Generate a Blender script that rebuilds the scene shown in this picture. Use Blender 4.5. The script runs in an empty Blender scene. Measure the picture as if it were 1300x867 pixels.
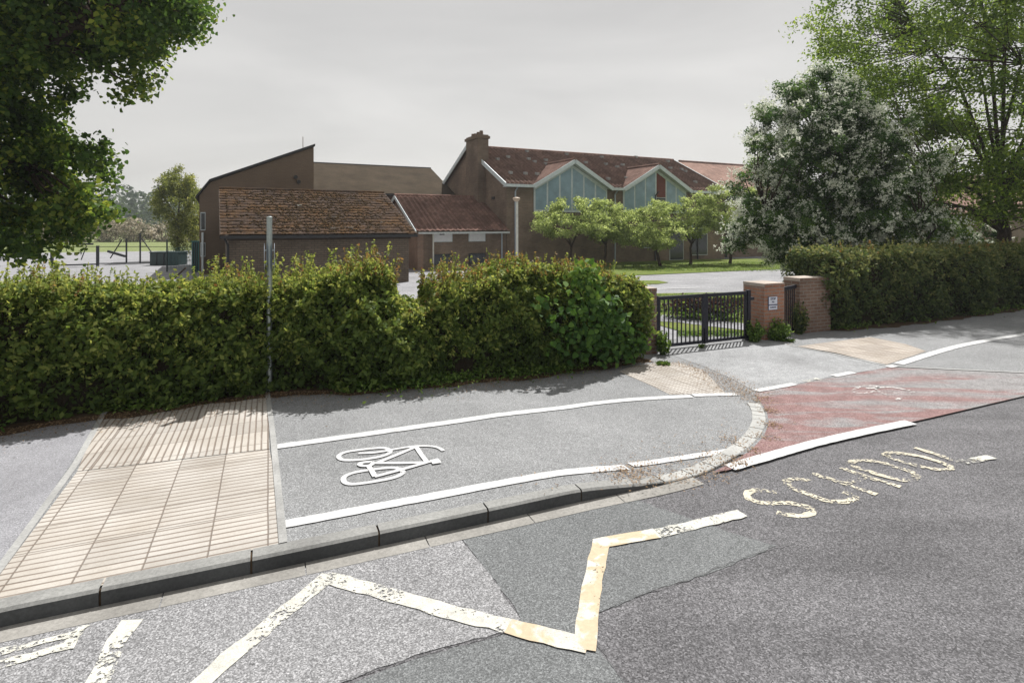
import bpy, math, random
import numpy as np
from mathutils import Vector
rad = math.radians
sc = bpy.context.scene
COL = sc.collection
# ------------------------------------------------------------------ camera, world, sun, exposure
F, W0, H0, HOR, CH = 728.0, 1300.0, 867.0, 285.0, 2.5
cam = bpy.data.objects.new('camera', bpy.data.cameras.new('camera'))
COL.objects.link(cam); sc.camera = cam
cam.location = (0, 0, CH); cam.rotation_euler = (rad(90), 0, 0)
cam.data.sensor_width = 36; cam.data.lens = 36*F/W0
cam.data.shift_y = -(H0/2-HOR)/W0
cam.data.clip_start = .05; cam.data.clip_end = 3000
SUN_EL, SUN_AZ = 58.0, 25.0          # azimuth from +Y towards +X
sl = bpy.data.lights.new('sun', 'SUN'); sl.energy = 4.9; sl.angle = rad(.6); sl.color = (1, .975, .945)
so = bpy.data.objects.new('sun', sl); COL.objects.link(so)
sd = Vector((math.sin(rad(SUN_AZ))*math.cos(rad(SUN_EL)), math.cos(rad(SUN_AZ))*math.cos(rad(SUN_EL)), math.sin(rad(SUN_EL))))
so.rotation_euler = sd.to_track_quat('Z', 'Y').to_euler()
sc.view_settings.view_transform = 'Standard'; sc.view_settings.look = 'None'
sc.view_settings.exposure = 0.38; sc.view_settings.gamma = 1
wd = bpy.data.worlds.new('World'); sc.world = wd; wd.use_nodes = True
nt = wd.node_tree; nt.nodes.clear()
def wn(t, **k):
    n = nt.nodes.new(t)
    for a, b in k.items(): setattr(n, a, b)
    return n
wo = wn('ShaderNodeOutputWorld'); bg = wn('ShaderNodeBackground'); bg.inputs[1].default_value = .085
sky = wn('ShaderNodeTexSky', sky_type='NISHITA', sun_disc=False, sun_elevation=rad(SUN_EL), sun_rotation=rad(SUN_AZ), dust_density=3.0)
tc = wn('ShaderNodeTexCoord'); mp = wn('ShaderNodeMapping'); mp.inputs['Scale'].default_value = (1.2, 1.2, 5.0); mp.inputs['Rotation'].default_value = (.1, .12, 0)
nz = wn('ShaderNodeTexNoise'); nz.inputs['Scale'].default_value = 1.3; nz.inputs['Detail'].default_value = 6; nz.inputs['Distortion'].default_value = .5
rp = wn('ShaderNodeValToRGB'); rp.color_ramp.elements[0].position = .28; rp.color_ramp.elements[1].position = .74
rp.color_ramp.elements[0].color = (5.1, 4.98, 4.8, 1); rp.color_ramp.elements[1].color = (6.95, 6.78, 6.5, 1)
mx = wn('ShaderNodeMix', data_type='RGBA'); mx.inputs[0].default_value = .9
nt.links.new(tc.outputs['Generated'], mp.inputs[0]); nt.links.new(mp.outputs[0], nz.inputs['Vector']); nt.links.new(nz.outputs[0], rp.inputs[0])
sx = wn('ShaderNodeSeparateXYZ'); mr = wn('ShaderNodeMapRange'); nt.links.new(tc.outputs['Generated'], sx.inputs[0]); nt.links.new(sx.outputs[2], mr.inputs[0])
mr.inputs[1].default_value = 0; mr.inputs[2].default_value = .55; mr.inputs[3].default_value = 1.13; mr.inputs[4].default_value = .94
ml = wn('ShaderNodeVectorMath', operation='SCALE'); nt.links.new(rp.outputs[0], ml.inputs[0]); nt.links.new(mr.outputs[0], ml.inputs[3])
nt.links.new(sky.outputs[0], mx.inputs[6]); nt.links.new(ml.outputs[0], mx.inputs[7])
nt.links.new(mx.outputs[2], bg.inputs[0]); nt.links.new(bg.outputs[0], wo.inputs[0])

rng = np.random.default_rng(7); random.seed(7)
# ------------------------------------------------------------------ coordinates
def G(px, py, z=0.0):
    d = (CH-z)*F/(py-HOR)
    return np.array([(px-650)/F*d, d])
K0 = G(0, 798); K1 = G(742, 637)
U = (K1-K0)/np.linalg.norm(K1-K0); Wv = np.array([-U[1], U[0]])
RA = math.atan2(U[1], U[0])
def sr(p): q = np.asarray(p)-K0; return float(q@U), float(q@Wv)
def xy(s, r): return K0+U*s+Wv*r
S1, S2, S3 = sr(K1)[0], sr(G(797, 626))[0], sr(G(868, 610))[0]
def hk(s):
    t = min(1, max(0, (s-(S1-.25))/(S3+.15-(S1-.25)))); return .115-.099*t*t*(3-2*t)
def Gp(px, py, off=0.0):
    z = .05
    for _ in range(8):
        p = G(px, py, z); z = hk(sr(p)[0])
    return np.array([p[0], p[1], z+off])
def resample(P, step):
    P = [np.array(p) for p in P]; L = [0]
    for a, b in zip(P[:-1], P[1:]): L.append(L[-1]+np.linalg.norm(b-a))
    n = max(2, int(L[-1]/step)+1); T = np.linspace(0, L[-1], n); A = np.array(P)
    return np.stack([np.interp(T, L, A[:, i]) for i in range(A.shape[1])], 1), L[-1]
# ------------------------------------------------------------------ mesh helpers
class MB:
    def __init__(s): s.v = []; s.f = []
    def add(s, vs, fs):
        b = len(s.v); s.v += [tuple(map(float, v)) for v in vs]; s.f += [tuple(b+i for i in f) for f in fs]; return s
    def box(s, c, d, rz=0, M=None):
        hx, hy, hz = d[0]/2, d[1]/2, d[2]/2; vs = []
        for x, y, z in [(-1,-1,-1),(1,-1,-1),(1,1,-1),(-1,1,-1),(-1,-1,1),(1,-1,1),(1,1,1),(-1,1,1)]:
            X, Y = x*hx, y*hy
            vs.append((c[0]+X*math.cos(rz)-Y*math.sin(rz), c[1]+X*math.sin(rz)+Y*math.cos(rz), c[2]+z*hz))
        return s.add(vs, [(0,3,2,1),(4,5,6,7),(0,1,5,4),(1,2,6,5),(2,3,7,6),(3,0,4,7)])
    def b2(s, x0, x1, y0, y1, z0, z1): return s.box(((x0+x1)/2, (y0+y1)/2, (z0+z1)/2), (x1-x0, y1-y0, z1-z0))
    def tube(s, pts, rs, n=8, cap=True):
        pts = [Vector(p) for p in pts]; vs = []; fs = []
        if not hasattr(rs, '__len__'): rs = [rs]*len(pts)
        for i, p in enumerate(pts):
            t = (pts[min(i+1, len(pts)-1)]-pts[max(i-1, 0)]).normalized()
            a = Vector((0,0,1)) if abs(t.z) < .9 else Vector((1,0,0))
            e1 = t.cross(a).normalized(); e2 = t.cross(e1)
            for k in range(n):
                an = 2*math.pi*k/n; vs.append(p+e1*rs[i]*math.cos(an)+e2*rs[i]*math.sin(an))
        for i in range(len(pts)-1):
            for k in range(n): fs.append((i*n+k, i*n+(k+1)%n, (i+1)*n+(k+1)%n, (i+1)*n+k))
        if cap: fs += [tuple(range(n-1, -1, -1)), tuple((len(pts)-1)*n+k for k in range(n))]
        return s.add(vs, fs)
    def prism(s, poly, off):      # poly 3d points, extruded by vector off
        n = len(poly); o = Vector(off); P = [Vector(p) for p in poly]
        return s.add(P+[p+o for p in P], [tuple(range(n-1, -1, -1)), tuple(range(n, 2*n))]+[(i, (i+1)%n, n+(i+1)%n, n+i) for i in range(n)])
    def beam(s, a, b, w, h):      # rectangular bar from a to b (w horizontal, h vertical)
        a, b = Vector(a), Vector(b); t = (b-a).normalized()
        e = t.cross(Vector((0,0,1))) if abs(t.z) < .99 else Vector((1,0,0)); e.normalize(); g = e.cross(t)
        vs = [p+e*x*w/2+g*y*h/2 for p in (a, b) for x, y in ((-1,-1),(1,-1),(1,1),(-1,1))]
        return s.add(vs, [(0,1,2,3),(7,6,5,4),(0,4,5,1),(1,5,6,2),(2,6,7,3),(3,7,4,0)])
def link(o, parent=None):
    COL.objects.link(o)
    if parent: o.parent = parent
    return o
def obj(name, mb, mat, parent=None, bevel=0, smooth=False):
    me = bpy.data.meshes.new(name); me.from_pydata(mb.v, [], mb.f); me.update()
    me.materials.append(mat); o = bpy.data.objects.new(name, me); link(o, parent)
    if bevel:
        m = o.modifiers.new('bevel', 'BEVEL'); m.width = bevel; m.segments = 2; m.limit_method = 'ANGLE'
    if smooth: me.polygons.foreach_set('use_smooth', [True]*len(me.polygons))
    return o
def tag(o, label, cat, group=None, kind=None):
    o['label'] = label; o['category'] = cat
    if group: o['group'] = group
    if kind: o['kind'] = kind
    return o
def struct(o, label=None):
    o['kind'] = 'structure'
    if label: o['label'] = label
    return o
def thing(name, label, cat, loc=(0,0,0), rz=0, group=None):
    o = bpy.data.objects.new(name, None); o.empty_display_size = .3; COL.objects.link(o)
    o.location = loc; o.rotation_euler = (0, 0, rz); return tag(o, label, cat, group)
def copy_tree(o, parent=None):
    c = o.copy(); COL.objects.link(c); c.parent = parent
    for ch in list(o.children): copy_tree(ch, c)
    return c
# ------------------------------------------------------------------ materials
class N:
    def __init__(s, name):
        s.m = bpy.data.materials.new(name); s.m.use_nodes = True; s.t = s.m.node_tree; s.t.nodes.clear()
        s.out = s.n('ShaderNodeOutputMaterial'); s.b = s.n('ShaderNodeBsdfPrincipled'); s.l(s.b.outputs[0], s.out.inputs[0])
        s.tc = s.n('ShaderNodeTexCoord')
    def n(s, t, **k):
        x = s.t.nodes.new(t)
        for a, b in k.items(): setattr(x, a, b)
        return x
    def l(s, a, b): s.t.links.new(a, b)
    def inp(s, sock, v):
        if hasattr(v, 'is_output') or hasattr(v, 'links'): s.l(v, sock)
        else: sock.default_value = v
    def map(s, scale=(1,1,1), rot=(0,0,0), loc=(0,0,0), src='Object'):
        m = s.n('ShaderNodeMapping'); m.inputs['Scale'].default_value = scale; m.inputs['Rotation'].default_value = rot; m.inputs['Location'].default_value = loc
        s.l(s.tc.outputs[src], m.inputs[0]); return m.outputs[0]
    def noise(s, vec, scale, det=3, rough=.5, dist=0):
        x = s.n('ShaderNodeTexNoise'); s.l(vec, x.inputs['Vector']); x.inputs['Scale'].default_value = scale; x.inputs['Detail'].default_value = det
        x.inputs['Roughness'].default_value = rough; x.inputs['Distortion'].default_value = dist; return x.outputs[0]
    def vor(s, vec, scale, out='Color'):
        x = s.n('ShaderNodeTexVoronoi'); s.l(vec, x.inputs['Vector']); x.inputs['Scale'].default_value = scale; return x.outputs[out]
    def ramp(s, v, stops):
        r = s.n('ShaderNodeValToRGB'); s.l(v, r.inputs[0]); e = r.color_ramp.elements
        while len(e) < len(stops): e.new(.5)
        for k, (p, c) in enumerate(stops):
            e[k].position = p; e[k].color = (c, c, c, 1) if not hasattr(c, '__len__') else (*c, 1)
        return r.outputs[0]
    def mix(s, f, a, b, mode='MIX'):
        m = s.n('ShaderNodeMix', data_type='RGBA', blend_type=mode)
        for i, v in ((0, f), (6, a), (7, b)):
            if hasattr(v, 'links'): s.l(v, m.inputs[i])
            else: m.inputs[i].default_value = v if i == 0 else (*v, 1) if len(v) == 3 else v
        return m.outputs[2]
    def math(s, op, a, b=0.0, c=None):
        m = s.n('ShaderNodeMath', operation=op)
        for i, v in ((0, a), (1, b)): s.inp(m.inputs[i], v)
        if c is not None: s.inp(m.inputs[2], c)
        return m.outputs[0]
    def bump(s, h, st=.3, dist=.01):
        b = s.n('ShaderNodeBump'); b.inputs['Strength'].default_value = st; b.inputs['Distance'].default_value = dist
        s.l(h, b.inputs['Height']); s.l(b.outputs[0], s.b.inputs['Normal']); return b
    def fin(s, col, rough=.8, spec=.3, metal=0):
        s.inp(s.b.inputs['Base Color'], col if hasattr(col, 'links') else (*col, 1))
        s.inp(s.b.inputs['Roughness'], rough); s.b.inputs['Specular IOR Level'].default_value = spec; s.b.inputs['Metallic'].default_value = metal
        return s.m
    def sep(s, vec):
        x = s.n('ShaderNodeSeparateXYZ'); s.l(vec, x.inputs[0]); return x.outputs
    def comb(s, x, y, z=0.0):
        c = s.n('ShaderNodeCombineXYZ'); s.inp(c.inputs[0], x); s.inp(c.inputs[1], y); s.inp(c.inputs[2], z); return c.outputs[0]

def asphalt(name, base, cell=95, contrast=.5, stain=.25, tint=(1,1,1), streak=False):
    n = N(name); v = n.map()
    sp = n.vor(v, cell); g = n.sep(sp)[0]
    b = np.array(base)
    c1 = n.ramp(g, [(0, tuple(b*(1-contrast))), (.55, tuple(b)), (.9, tuple(b*(1+contrast))), (1, tuple(b*(1+1.9*contrast)))])
    fine = n.noise(v, cell*.45, 4, .7); c2 = n.mix(.35, c1, n.ramp(fine, [(.3, .25), (.7, 1.6)]), 'MULTIPLY')
    big = n.noise(v, .8, 5, .6); c3 = n.mix(1.0, c2, n.ramp(big, [(.3, 1-stain), (.7, 1+stain)]), 'MULTIPLY')
    mid = n.noise(v, 6, 4, .65); c4 = n.mix(1.0, c3, n.ramp(mid, [(.3, 1-stain*.5), (.7, 1+stain*.45)]), 'MULTIPLY')
    spots = n.ramp(n.vor(v, 2.3, 'Distance'), [(.025, .45), (.045, 1)])
    c5 = n.mix(.6, c4, spots, 'MULTIPLY')
    if streak:
        v2 = n.map(scale=(.25, 2.2, 1), rot=(0, 0, -RA)); c5 = n.mix(1.0, c5, n.ramp(n.noise(v2, 1.0, 4), [(.35, .86), (.65, 1.12)]), 'MULTIPLY')
    n.bump(n.mix(.5, g, fine), .55, .004)
    return n.fin(c5, .85, .25)
M = {}
M['road'] = asphalt('road asphalt', (.112, .110, .115), 115, .55, .15, streak=True)
M['road_light'] = asphalt('light coarse asphalt', (.225, .225, .23), 130, .5, .10)
M['road_smooth'] = asphalt('smooth patched asphalt', (.137, .143, .145), 140, .42, .12)
M['pave'] = asphalt('pavement asphalt', (.215, .219, .222), 135, .4, .13)
M['pave_old'] = asphalt('pale worn pavement asphalt', (.25, .25, .265), 150, .25, .15)
M['drive'] = asphalt('driveway asphalt', (.27, .275, .28), 120, .3, .25)
M['yard'] = asphalt('school yard asphalt', (.25, .25, .26), 30, .15, .18)
def red_mat():
    n = N('worn red cycle surfacing'); v = n.map()
    v2 = n.map(scale=(.45, 2.6, 1), rot=(0, 0, -RA+.45))
    m = n.noise(v2, 1.15, 7, .65, .6)
    x = n.sep(n.tc.outputs['Object'])[0]
    gr = n.math('MULTIPLY', n.math('SUBTRACT', x, 5.0), .034)
    f = n.ramp(n.math('ADD', m, gr), [(.46, 0), (.52, .55), (.60, 1)])
    g = n.sep(n.vor(v, 120))[0]
    red = n.ramp(g, [(0, (.14, .078, .075)), (.6, (.215, .125, .12)), (1, (.31, .22, .21))])
    gry = n.ramp(g, [(0, (.13, .125, .125)), (.6, (.23, .222, .222)), (1, (.36, .35, .35))])
    c = n.mix(f, red, gry); c = n.mix(1.0, c, n.ramp(n.noise(v, 5, 4), [(.3, .85), (.7, 1.15)]), 'MULTIPLY')
    n.bump(g, .4, .003); return n.fin(c, .85, .25)
M['red'] = red_mat()
def paint(name, col, wear, scale=28, col2=None, c2t=.5):
    n = N(name); v = n.map()
    a = n.noise(v, scale, 6, .7); b = n.noise(v, 2.6, 3, .5)
    h = n.math('ADD', n.math('MULTIPLY', a, .6), n.math('MULTIPLY', b, .4))
    al = n.ramp(h, [(wear-.015, 0), (wear+.015, 1)])
    c = n.ramp(n.noise(v, 7, 6, .75), [(.3, tuple(np.array(col)*.66)), (.62, col)]); c = n.mix(1.0, c, n.ramp(n.noise(v, 150, 3, .7), [(.35, .72), (.6, 1.05)]), 'MULTIPLY')
    if col2: c = n.mix(n.ramp(n.noise(v, 3.7, 4, .6, .4), [(c2t-.03, 0), (c2t+.03, 1)]), c, n.ramp(n.noise(v, 40, 3), [(.3, tuple(np.array(col2)*.85)), (.7, col2)]))
    n.fin(c, .7, .3)
    tr = n.n('ShaderNodeBsdfTransparent'); ms = n.n('ShaderNodeMixShader'); n.l(al, ms.inputs[0]); n.l(tr.outputs[0], ms.inputs[1]); n.l(n.b.outputs[0], ms.inputs[2]); n.l(ms.outputs[0], n.out.inputs[0])
    return n.m
M['paint'] = paint('white road paint', (.66, .665, .665), .34, 34)
M['paint_worn'] = paint('worn white road paint', (.66, .65, .58), .465, 34)
M['paint_zig'] = paint('cream white zigzag paint', (.62, .61, .55), .462, 40)
M['paint_cream'] = paint('cream and ochre zigzag paint', (.64, .62, .55), .40, 34, (.50, .41, .28), .49)
M['paint_word'] = paint('faded cream word paint', (.66, .61, .48), .50, 34)
M['paint_faint'] = paint('almost worn away white paint', (.66, .64, .62), .53)
def concrete(name, base, sc_=40, st=.2):
    n = N(name); v = n.map(); b = np.array(base)
    c = n.ramp(n.noise(v, sc_, 6, .75), [(.3, tuple(b*.7)), (.7, tuple(b*1.2))])
    c = n.mix(1.0, c, n.ramp(n.noise(v, 2.2, 4), [(.3, 1-st), (.7, 1+st)]), 'MULTIPLY')
    n.bump(n.noise(v, 120, 4, .8), .4, .003); return n.fin(c, .85, .25)
M['kerb'] = concrete('kerb concrete', (.25, .25, .24)); M['kerb_face'] = concrete('shade darkened kerb face', (.075, .078, .08), 40, .25); M['kerb_pale'] = concrete('pale painted sett concrete', (.38, .38, .365), 60, .15)  # kerb_face: the shade on the kerb's upright side is put into the colour
M['channel'] = concrete('channel block concrete', (.27, .26, .24)); M['edging'] = concrete('edging concrete', (.34, .34, .33))
M['coping'] = concrete('pier coping', (.42, .36, .31))
def tactile(name, base, rot, rib=.066, slab=.4, axis=0, blister=False):
    n = N(name); v = n.map(rot=(0, 0, -rot)); x, y, _ = n.sep(v)
    a = y if axis == 0 else x
    def groove(c, per, w):
        fr = n.math('FRACT', n.math('DIVIDE', c, per)); d = n.math('ABSOLUTE', n.math('SUBTRACT', fr, .5))
        return n.ramp(d, [(.5-w/per*1.5, 0), (.5-w/per*.5, 1)])
    wob = n.math('MULTIPLY', n.noise(v, 3.0, 2), .012)
    g1 = groove(n.math('ADD', a, wob), rib, .008)
    if blister: g1 = n.math('MAXIMUM', g1, groove(n.math('ADD', x, wob), rib, .008))
    js = n.math('MAXIMUM', groove(n.math('ADD', x, wob), slab, .0055), groove(y, slab, .0045))
    dirt = n.ramp(n.noise(n.map(scale=(1, 3.2, 1), rot=(0, 0, -rot)), 1.1, 6, .65), [(.35, .45), (.62, 1)])
    b = np.array(base); c = n.ramp(n.noise(v, 60, 4, .7), [(.3, tuple(b*.88)), (.7, tuple(b*1.06))])
    c = n.mix(1.0, c, n.ramp(n.noise(v, 2.0, 4, .6), [(.3, (.83, .80, .76)), (.65, (1.05, 1.05, 1.05))]), 'MULTIPLY')
    sx = n.math('FLOOR', n.math('DIVIDE', x, slab)); sy = n.math('FLOOR', n.math('DIVIDE', y, slab))
    wn_ = n.n('ShaderNodeTexWhiteNoise', noise_dimensions='2D'); n.l(n.comb(sx, sy), wn_.inputs['Vector'])
    c = n.mix(1.0, c, n.ramp(wn_.outputs[0], [(0, .86), (1, 1.08)]), 'MULTIPLY')
    gm = n.math('MULTIPLY', g1, n.math('SUBTRACT', 1.5, dirt))
    c = n.mix(n.math('MULTIPLY', n.math('MINIMUM', n.math('MULTIPLY', gm, 1.5), 1.0), .75), c, (.15, .11, .085)); c = n.mix(n.math('MULTIPLY', js, .75), c, (.13, .10, .08))
    n.bump(n.math('SUBTRACT', 1.0, n.math('MAXIMUM', g1, js)), .8, .006); return n.fin(c, .8, .3)
M['tact_far'] = tactile('ribbed slabs ribs across', (.44, .415, .38), RA, axis=1)
M['tact_near'] = tactile('ribbed slabs ribs along', (.44, .415, .38), RA, rib=.075)
M['tact_pale'] = tactile('pale blister slabs', (.46, .44, .405), RA, rib=.07, blister=True)
M['tact_right'] = tactile('buff slabs', (.42, .38, .335), RA, rib=.1, blister=True)
def brick(name, c1, c2, mortar, bw=.225, bh=.075, ms=.012, stain=.35):
    n = N(name); x, y, z = n.sep(n.tc.outputs['Object'])
    b = n.n('ShaderNodeTexBrick'); n.l(n.comb(n.math('ADD', x, y), z), b.inputs['Vector'])
    b.inputs['Scale'].default_value = 1; b.inputs['Brick Width'].default_value = bw; b.inputs['Row Height'].default_value = bh; b.inputs['Mortar Size'].default_value = ms
    b.inputs['Mortar Smooth'].default_value = .3; b.inputs['Bias'].default_value = 0
    b.inputs['Color1'].default_value = (*c1, 1); b.inputs['Color2'].default_value = (*c2, 1); b.inputs['Mortar'].default_value = (*mortar, 1)
    v = n.map(); c = n.mix(1.0, b.outputs[0], n.ramp(n.noise(v, .7, 5, .6), [(.3, 1-stain), (.7, 1+stain*.7)]), 'MULTIPLY')
    c = n.mix(1.0, c, n.ramp(n.noise(v, 30, 4, .7), [(.25, .75), (.75, 1.2)]), 'MULTIPLY')
    n.bump(n.math('SUBTRACT', 1.0, b.outputs[1]), .5, .008); return n.fin(c, .9, .2)
M['brick'] = brick('brown building brick', (.19, .135, .095), (.245, .175, .125), (.20, .17, .145))
M['brick_shed'] = brick('grey brown shed brick', (.15, .118, .09), (.19, .15, .115), (.11, .09, .075), .25, .09, .014)
M['brick_hall'] = brick('dark brown hall brick', (.175, .125, .09), (.195, .14, .10), (.175, .14, .11), stain=.12)
M['brick_warm'] = brick('warm gable brick', (.27, .175, .125), (.33, .215, .155), (.27, .22, .18))
M['brick_pier'] = brick('orange red pier brick', (.30, .145, .095), (.37, .19, .125), (.28, .23, .20))
M['brick_old'] = brick('weathered pier brick', (.17, .105, .08), (.23, .15, .115), (.24, .21, .18), stain=.4)
def tile(name, base, var, row=.3, col=.25, moss=None, bs=.4, axis=0):
    n = N(name); v = n.map(); x, y, z = n.sep(n.tc.outputs['Object'])
    b = n.n('ShaderNodeTexBrick'); b.offset = 0 if not moss else .5
    sl_ = n.math('MULTIPLY', y, 1.12) if axis == 0 else n.math('MULTIPLY', x, 1.12)
    n.l(n.comb(x if axis == 0 else y, sl_), b.inputs['Vector'])
    b.inputs['Scale'].default_value = 1; b.inputs['Brick Width'].default_value = col; b.inputs['Row Height'].default_value = row; b.inputs['Mortar Size'].default_value = .012; b.inputs['Mortar Smooth'].default_value = .4
    ba = np.array(base)
    b.inputs['Color1'].default_value = (*(ba*(1-var)), 1); b.inputs['Color2'].default_value = (*(ba*(1+var)), 1); b.inputs['Mortar'].default_value = (*(ba*.45), 1)
    c = n.mix(1.0, b.outputs[0], n.ramp(n.noise(v, .9, 5, .6), [(.3, .75), (.7, 1.25)]), 'MULTIPLY')
    c = n.mix(1.0, c, n.ramp(n.noise(v, 14, 4, .7), [(.3, .8), (.7, 1.25)]), 'MULTIPLY')
    if moss:
        m1 = n.ramp(n.noise(v, 1.0, 6, .75, .3), [(.44, 0), (.6, 1)]); c = n.mix(m1, c, n.ramp(n.noise(v, 16, 4, .8), [(.38, (.03, .017, .011)), (.53, (.085, .045, .02)), (.70, (.19, .125, .05))]))
        m2 = n.ramp(n.noise(n.map(loc=(9, 3, 0)), 11, 5, .8), [(.60, 0), (.66, 1)]); c = n.mix(m2, c, (.25, .20, .16))
    n.bump(n.noise(v, 25, 4, .7), bs, .02); return n.fin(c, .95, .05)
M['tile_red'] = tile('red brown pantiles', (.20, .128, .105), .18)
M['tile_red_side'] = tile('red brown pantiles on gable', (.20, .128, .105), .25, axis=1)
M['tile_annex'] = tile('pinkish red pantiles', (.20, .122, .10), .25)
M['tile_moss'] = tile('mossy shed tiles', (.06, .042, .032), .35, .13, .2, moss=True, bs=.5)
M['tile_felt'] = tile('brown flat roofing', (.058, .045, .031), .04, 90, 90, bs=.2)
M['tile_pink'] = tile('pink roof tiles', (.29, .19, .155), .12, .3, .3)
def plain(name, col, rough=.6, spec=.4, metal=0, var=.15, scale=6):
    n = N(name); v = n.map(); b = np.array(col)
    return n.fin(n.ramp(n.noise(v, scale, 5, .65), [(.3, tuple(b*(1-var))), (.7, tuple(b*(1+var)))]), rough, spec, metal)
M['white'] = plain('off white painted timber', (.58, .64, .66), .5, .4, 0, .12)
M['greywhite'] = plain('weathered pale board', (.5, .53, .52), .6)
M['panel'] = plain('pale blue glazed panel', (.25, .36, .44), .3, .5, 0, .2, 1.6)
M['blind'] = plain('white roller blind', (.72, .73, .74), .6, .4, 0, .05)
M['dark'] = plain('dark window glass', (.03, .035, .045), .12, .6)
M['dark_red'] = plain('dark red curtain', (.16, .045, .03), .7)
M['gutter'] = plain('black gutter plastic', (.03, .03, .033), .5)
M['gate'] = plain('dark blue black gate paint', (.011, .012, .022), .45, .3, 0, .2, 20)
M['galv'] = plain('galvanised steel', (.36, .40, .41), .4, .5, .75, .12, 25)
M['poleblue'] = plain('dull galvanised sheet', (.42, .47, .53), .45, .5, .3, .1)
M['signblue'] = plain('blue reflective sheet', (.10, .24, .55), .4)
M['lampwhite'] = plain('cream lamp paint', (.62, .62, .56), .5)
M['lamphead'] = plain('lamp hood', (.48, .38, .29), .5)
M['black'] = plain('black ironwork', (.018, .02, .025), .5)
M['greenbox'] = plain('dark green grey steel', (.03, .05, .05), .6)
M['teal'] = plain('teal sheet', (.02, .12, .12), .5)
M['wood'] = plain('dark weathered wood', (.05, .035, .025), .8, .2)
M['signface'] = plain('pale sign face', (.62, .65, .74), .4, .4, 0, .05)
M['ink'] = plain('navy lettering', (.03, .035, .10), .5)
M['moss'] = plain('orange brown moss', (.065, .042, .02), .95, .1, 0, .6, 5)
M['soil'] = plain('brown leaf mould', (.08, .055, .035), .95, .1, 0, .5, 14)
M['cloth'] = plain('white droppings and scraps', (.75, .74, .70), .8)
def grass_mat(name, base, alt):
    n = N(name); v = n.map()
    c = n.mix(n.ramp(n.noise(v, 1.3, 6, .7), [(.35, 0), (.65, 1)]), base, alt)
    c = n.mix(1.0, c, n.ramp(n.noise(v, 30, 4, .8), [(.3, .5), (.7, 1.5)]), 'MULTIPLY'); n.bump(n.noise(v, 40, 3), .8, .03); return n.fin(c, .95, .1)
M['grass'] = grass_mat('mown grass', (.10, .15, .03), (.16, .18, .05)); M['grass_far'] = grass_mat('field grass', (.15, .19, .07), (.20, .22, .10))
def bark(name, col):
    n = N(name); v = n.map(scale=(1, 1, .25)); b = np.array(col)
    n.bump(n.noise(v, 22, 5, .8), 1, .03); return n.fin(n.ramp(n.noise(v, 18, 6, .7), [(.35, tuple(b*.5)), (.65, tuple(b*1.3))]), .95, .1)
M['bark'] = bark('dark bark', (.07, .05, .038)); M['twig'] = bark('twigs', (.035, .028, .018))
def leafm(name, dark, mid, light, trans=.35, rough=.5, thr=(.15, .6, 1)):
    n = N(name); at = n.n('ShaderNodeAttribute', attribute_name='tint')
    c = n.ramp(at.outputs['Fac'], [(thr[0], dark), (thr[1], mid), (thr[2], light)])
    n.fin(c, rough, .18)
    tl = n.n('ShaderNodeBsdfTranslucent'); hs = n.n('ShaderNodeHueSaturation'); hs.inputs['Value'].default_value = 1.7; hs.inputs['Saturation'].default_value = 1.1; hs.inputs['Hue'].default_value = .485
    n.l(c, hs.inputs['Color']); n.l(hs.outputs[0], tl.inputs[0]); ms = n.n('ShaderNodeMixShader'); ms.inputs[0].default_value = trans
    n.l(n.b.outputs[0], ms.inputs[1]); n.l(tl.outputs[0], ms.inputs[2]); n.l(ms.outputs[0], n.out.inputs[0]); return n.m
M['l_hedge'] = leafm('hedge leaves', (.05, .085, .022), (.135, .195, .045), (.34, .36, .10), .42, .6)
M['l_red'] = leafm('young hedge shoots', (.12, .13, .035), (.24, .20, .06), (.32, .17, .07))
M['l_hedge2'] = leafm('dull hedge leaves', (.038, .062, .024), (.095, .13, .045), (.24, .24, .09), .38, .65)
M['l_vine'] = leafm('broad climber leaves', (.035, .085, .018), (.08, .165, .028), (.17, .27, .05), .3, .6)
M['l_maple'] = leafm('maple leaves', (.04, .08, .02), (.085, .145, .03), (.25, .29, .055), .5)
M['l_right'] = leafm('fresh green leaves', (.065, .11, .022), (.14, .22, .04), (.28, .36, .075), .5)
M['l_haw'] = leafm('hawthorn leaves', (.035, .075, .022), (.07, .135, .035), (.14, .21, .055), .4)
M['l_blossom'] = leafm('white blossom', (.50, .53, .44), (.64, .66, .57), (.76, .76, .68), .3, .8)
M['l_blossom_far'] = leafm('cream and pink blossom', (.16, .17, .10), (.38, .33, .25), (.62, .56, .47), .25, .8)
M['l_small'] = leafm('bright cherry leaves', (.15, .20, .065), (.30, .37, .13), (.46, .52, .24), .5)
M['l_willow'] = leafm('yellow green leaves', (.11, .14, .04), (.22, .25, .07), (.36, .36, .12), .45)
M['l_wood'] = leafm('far wood leaves', (.045, .07, .04), (.08, .11, .055), (.13, .17, .07), .2)
M['l_weed'] = leafm('weed leaves', (.05, .10, .02), (.11, .19, .035), (.20, .28, .07), .35)
M['l_dead'] = leafm('dry brown litter', (.13, .085, .05), (.27, .175, .095), (.40, .29, .18), .1, .9)
M['l_redshrub'] = leafm('purple shrub leaves', (.025, .016, .014), (.05, .03, .022), (.10, .06, .04), .3)
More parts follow.
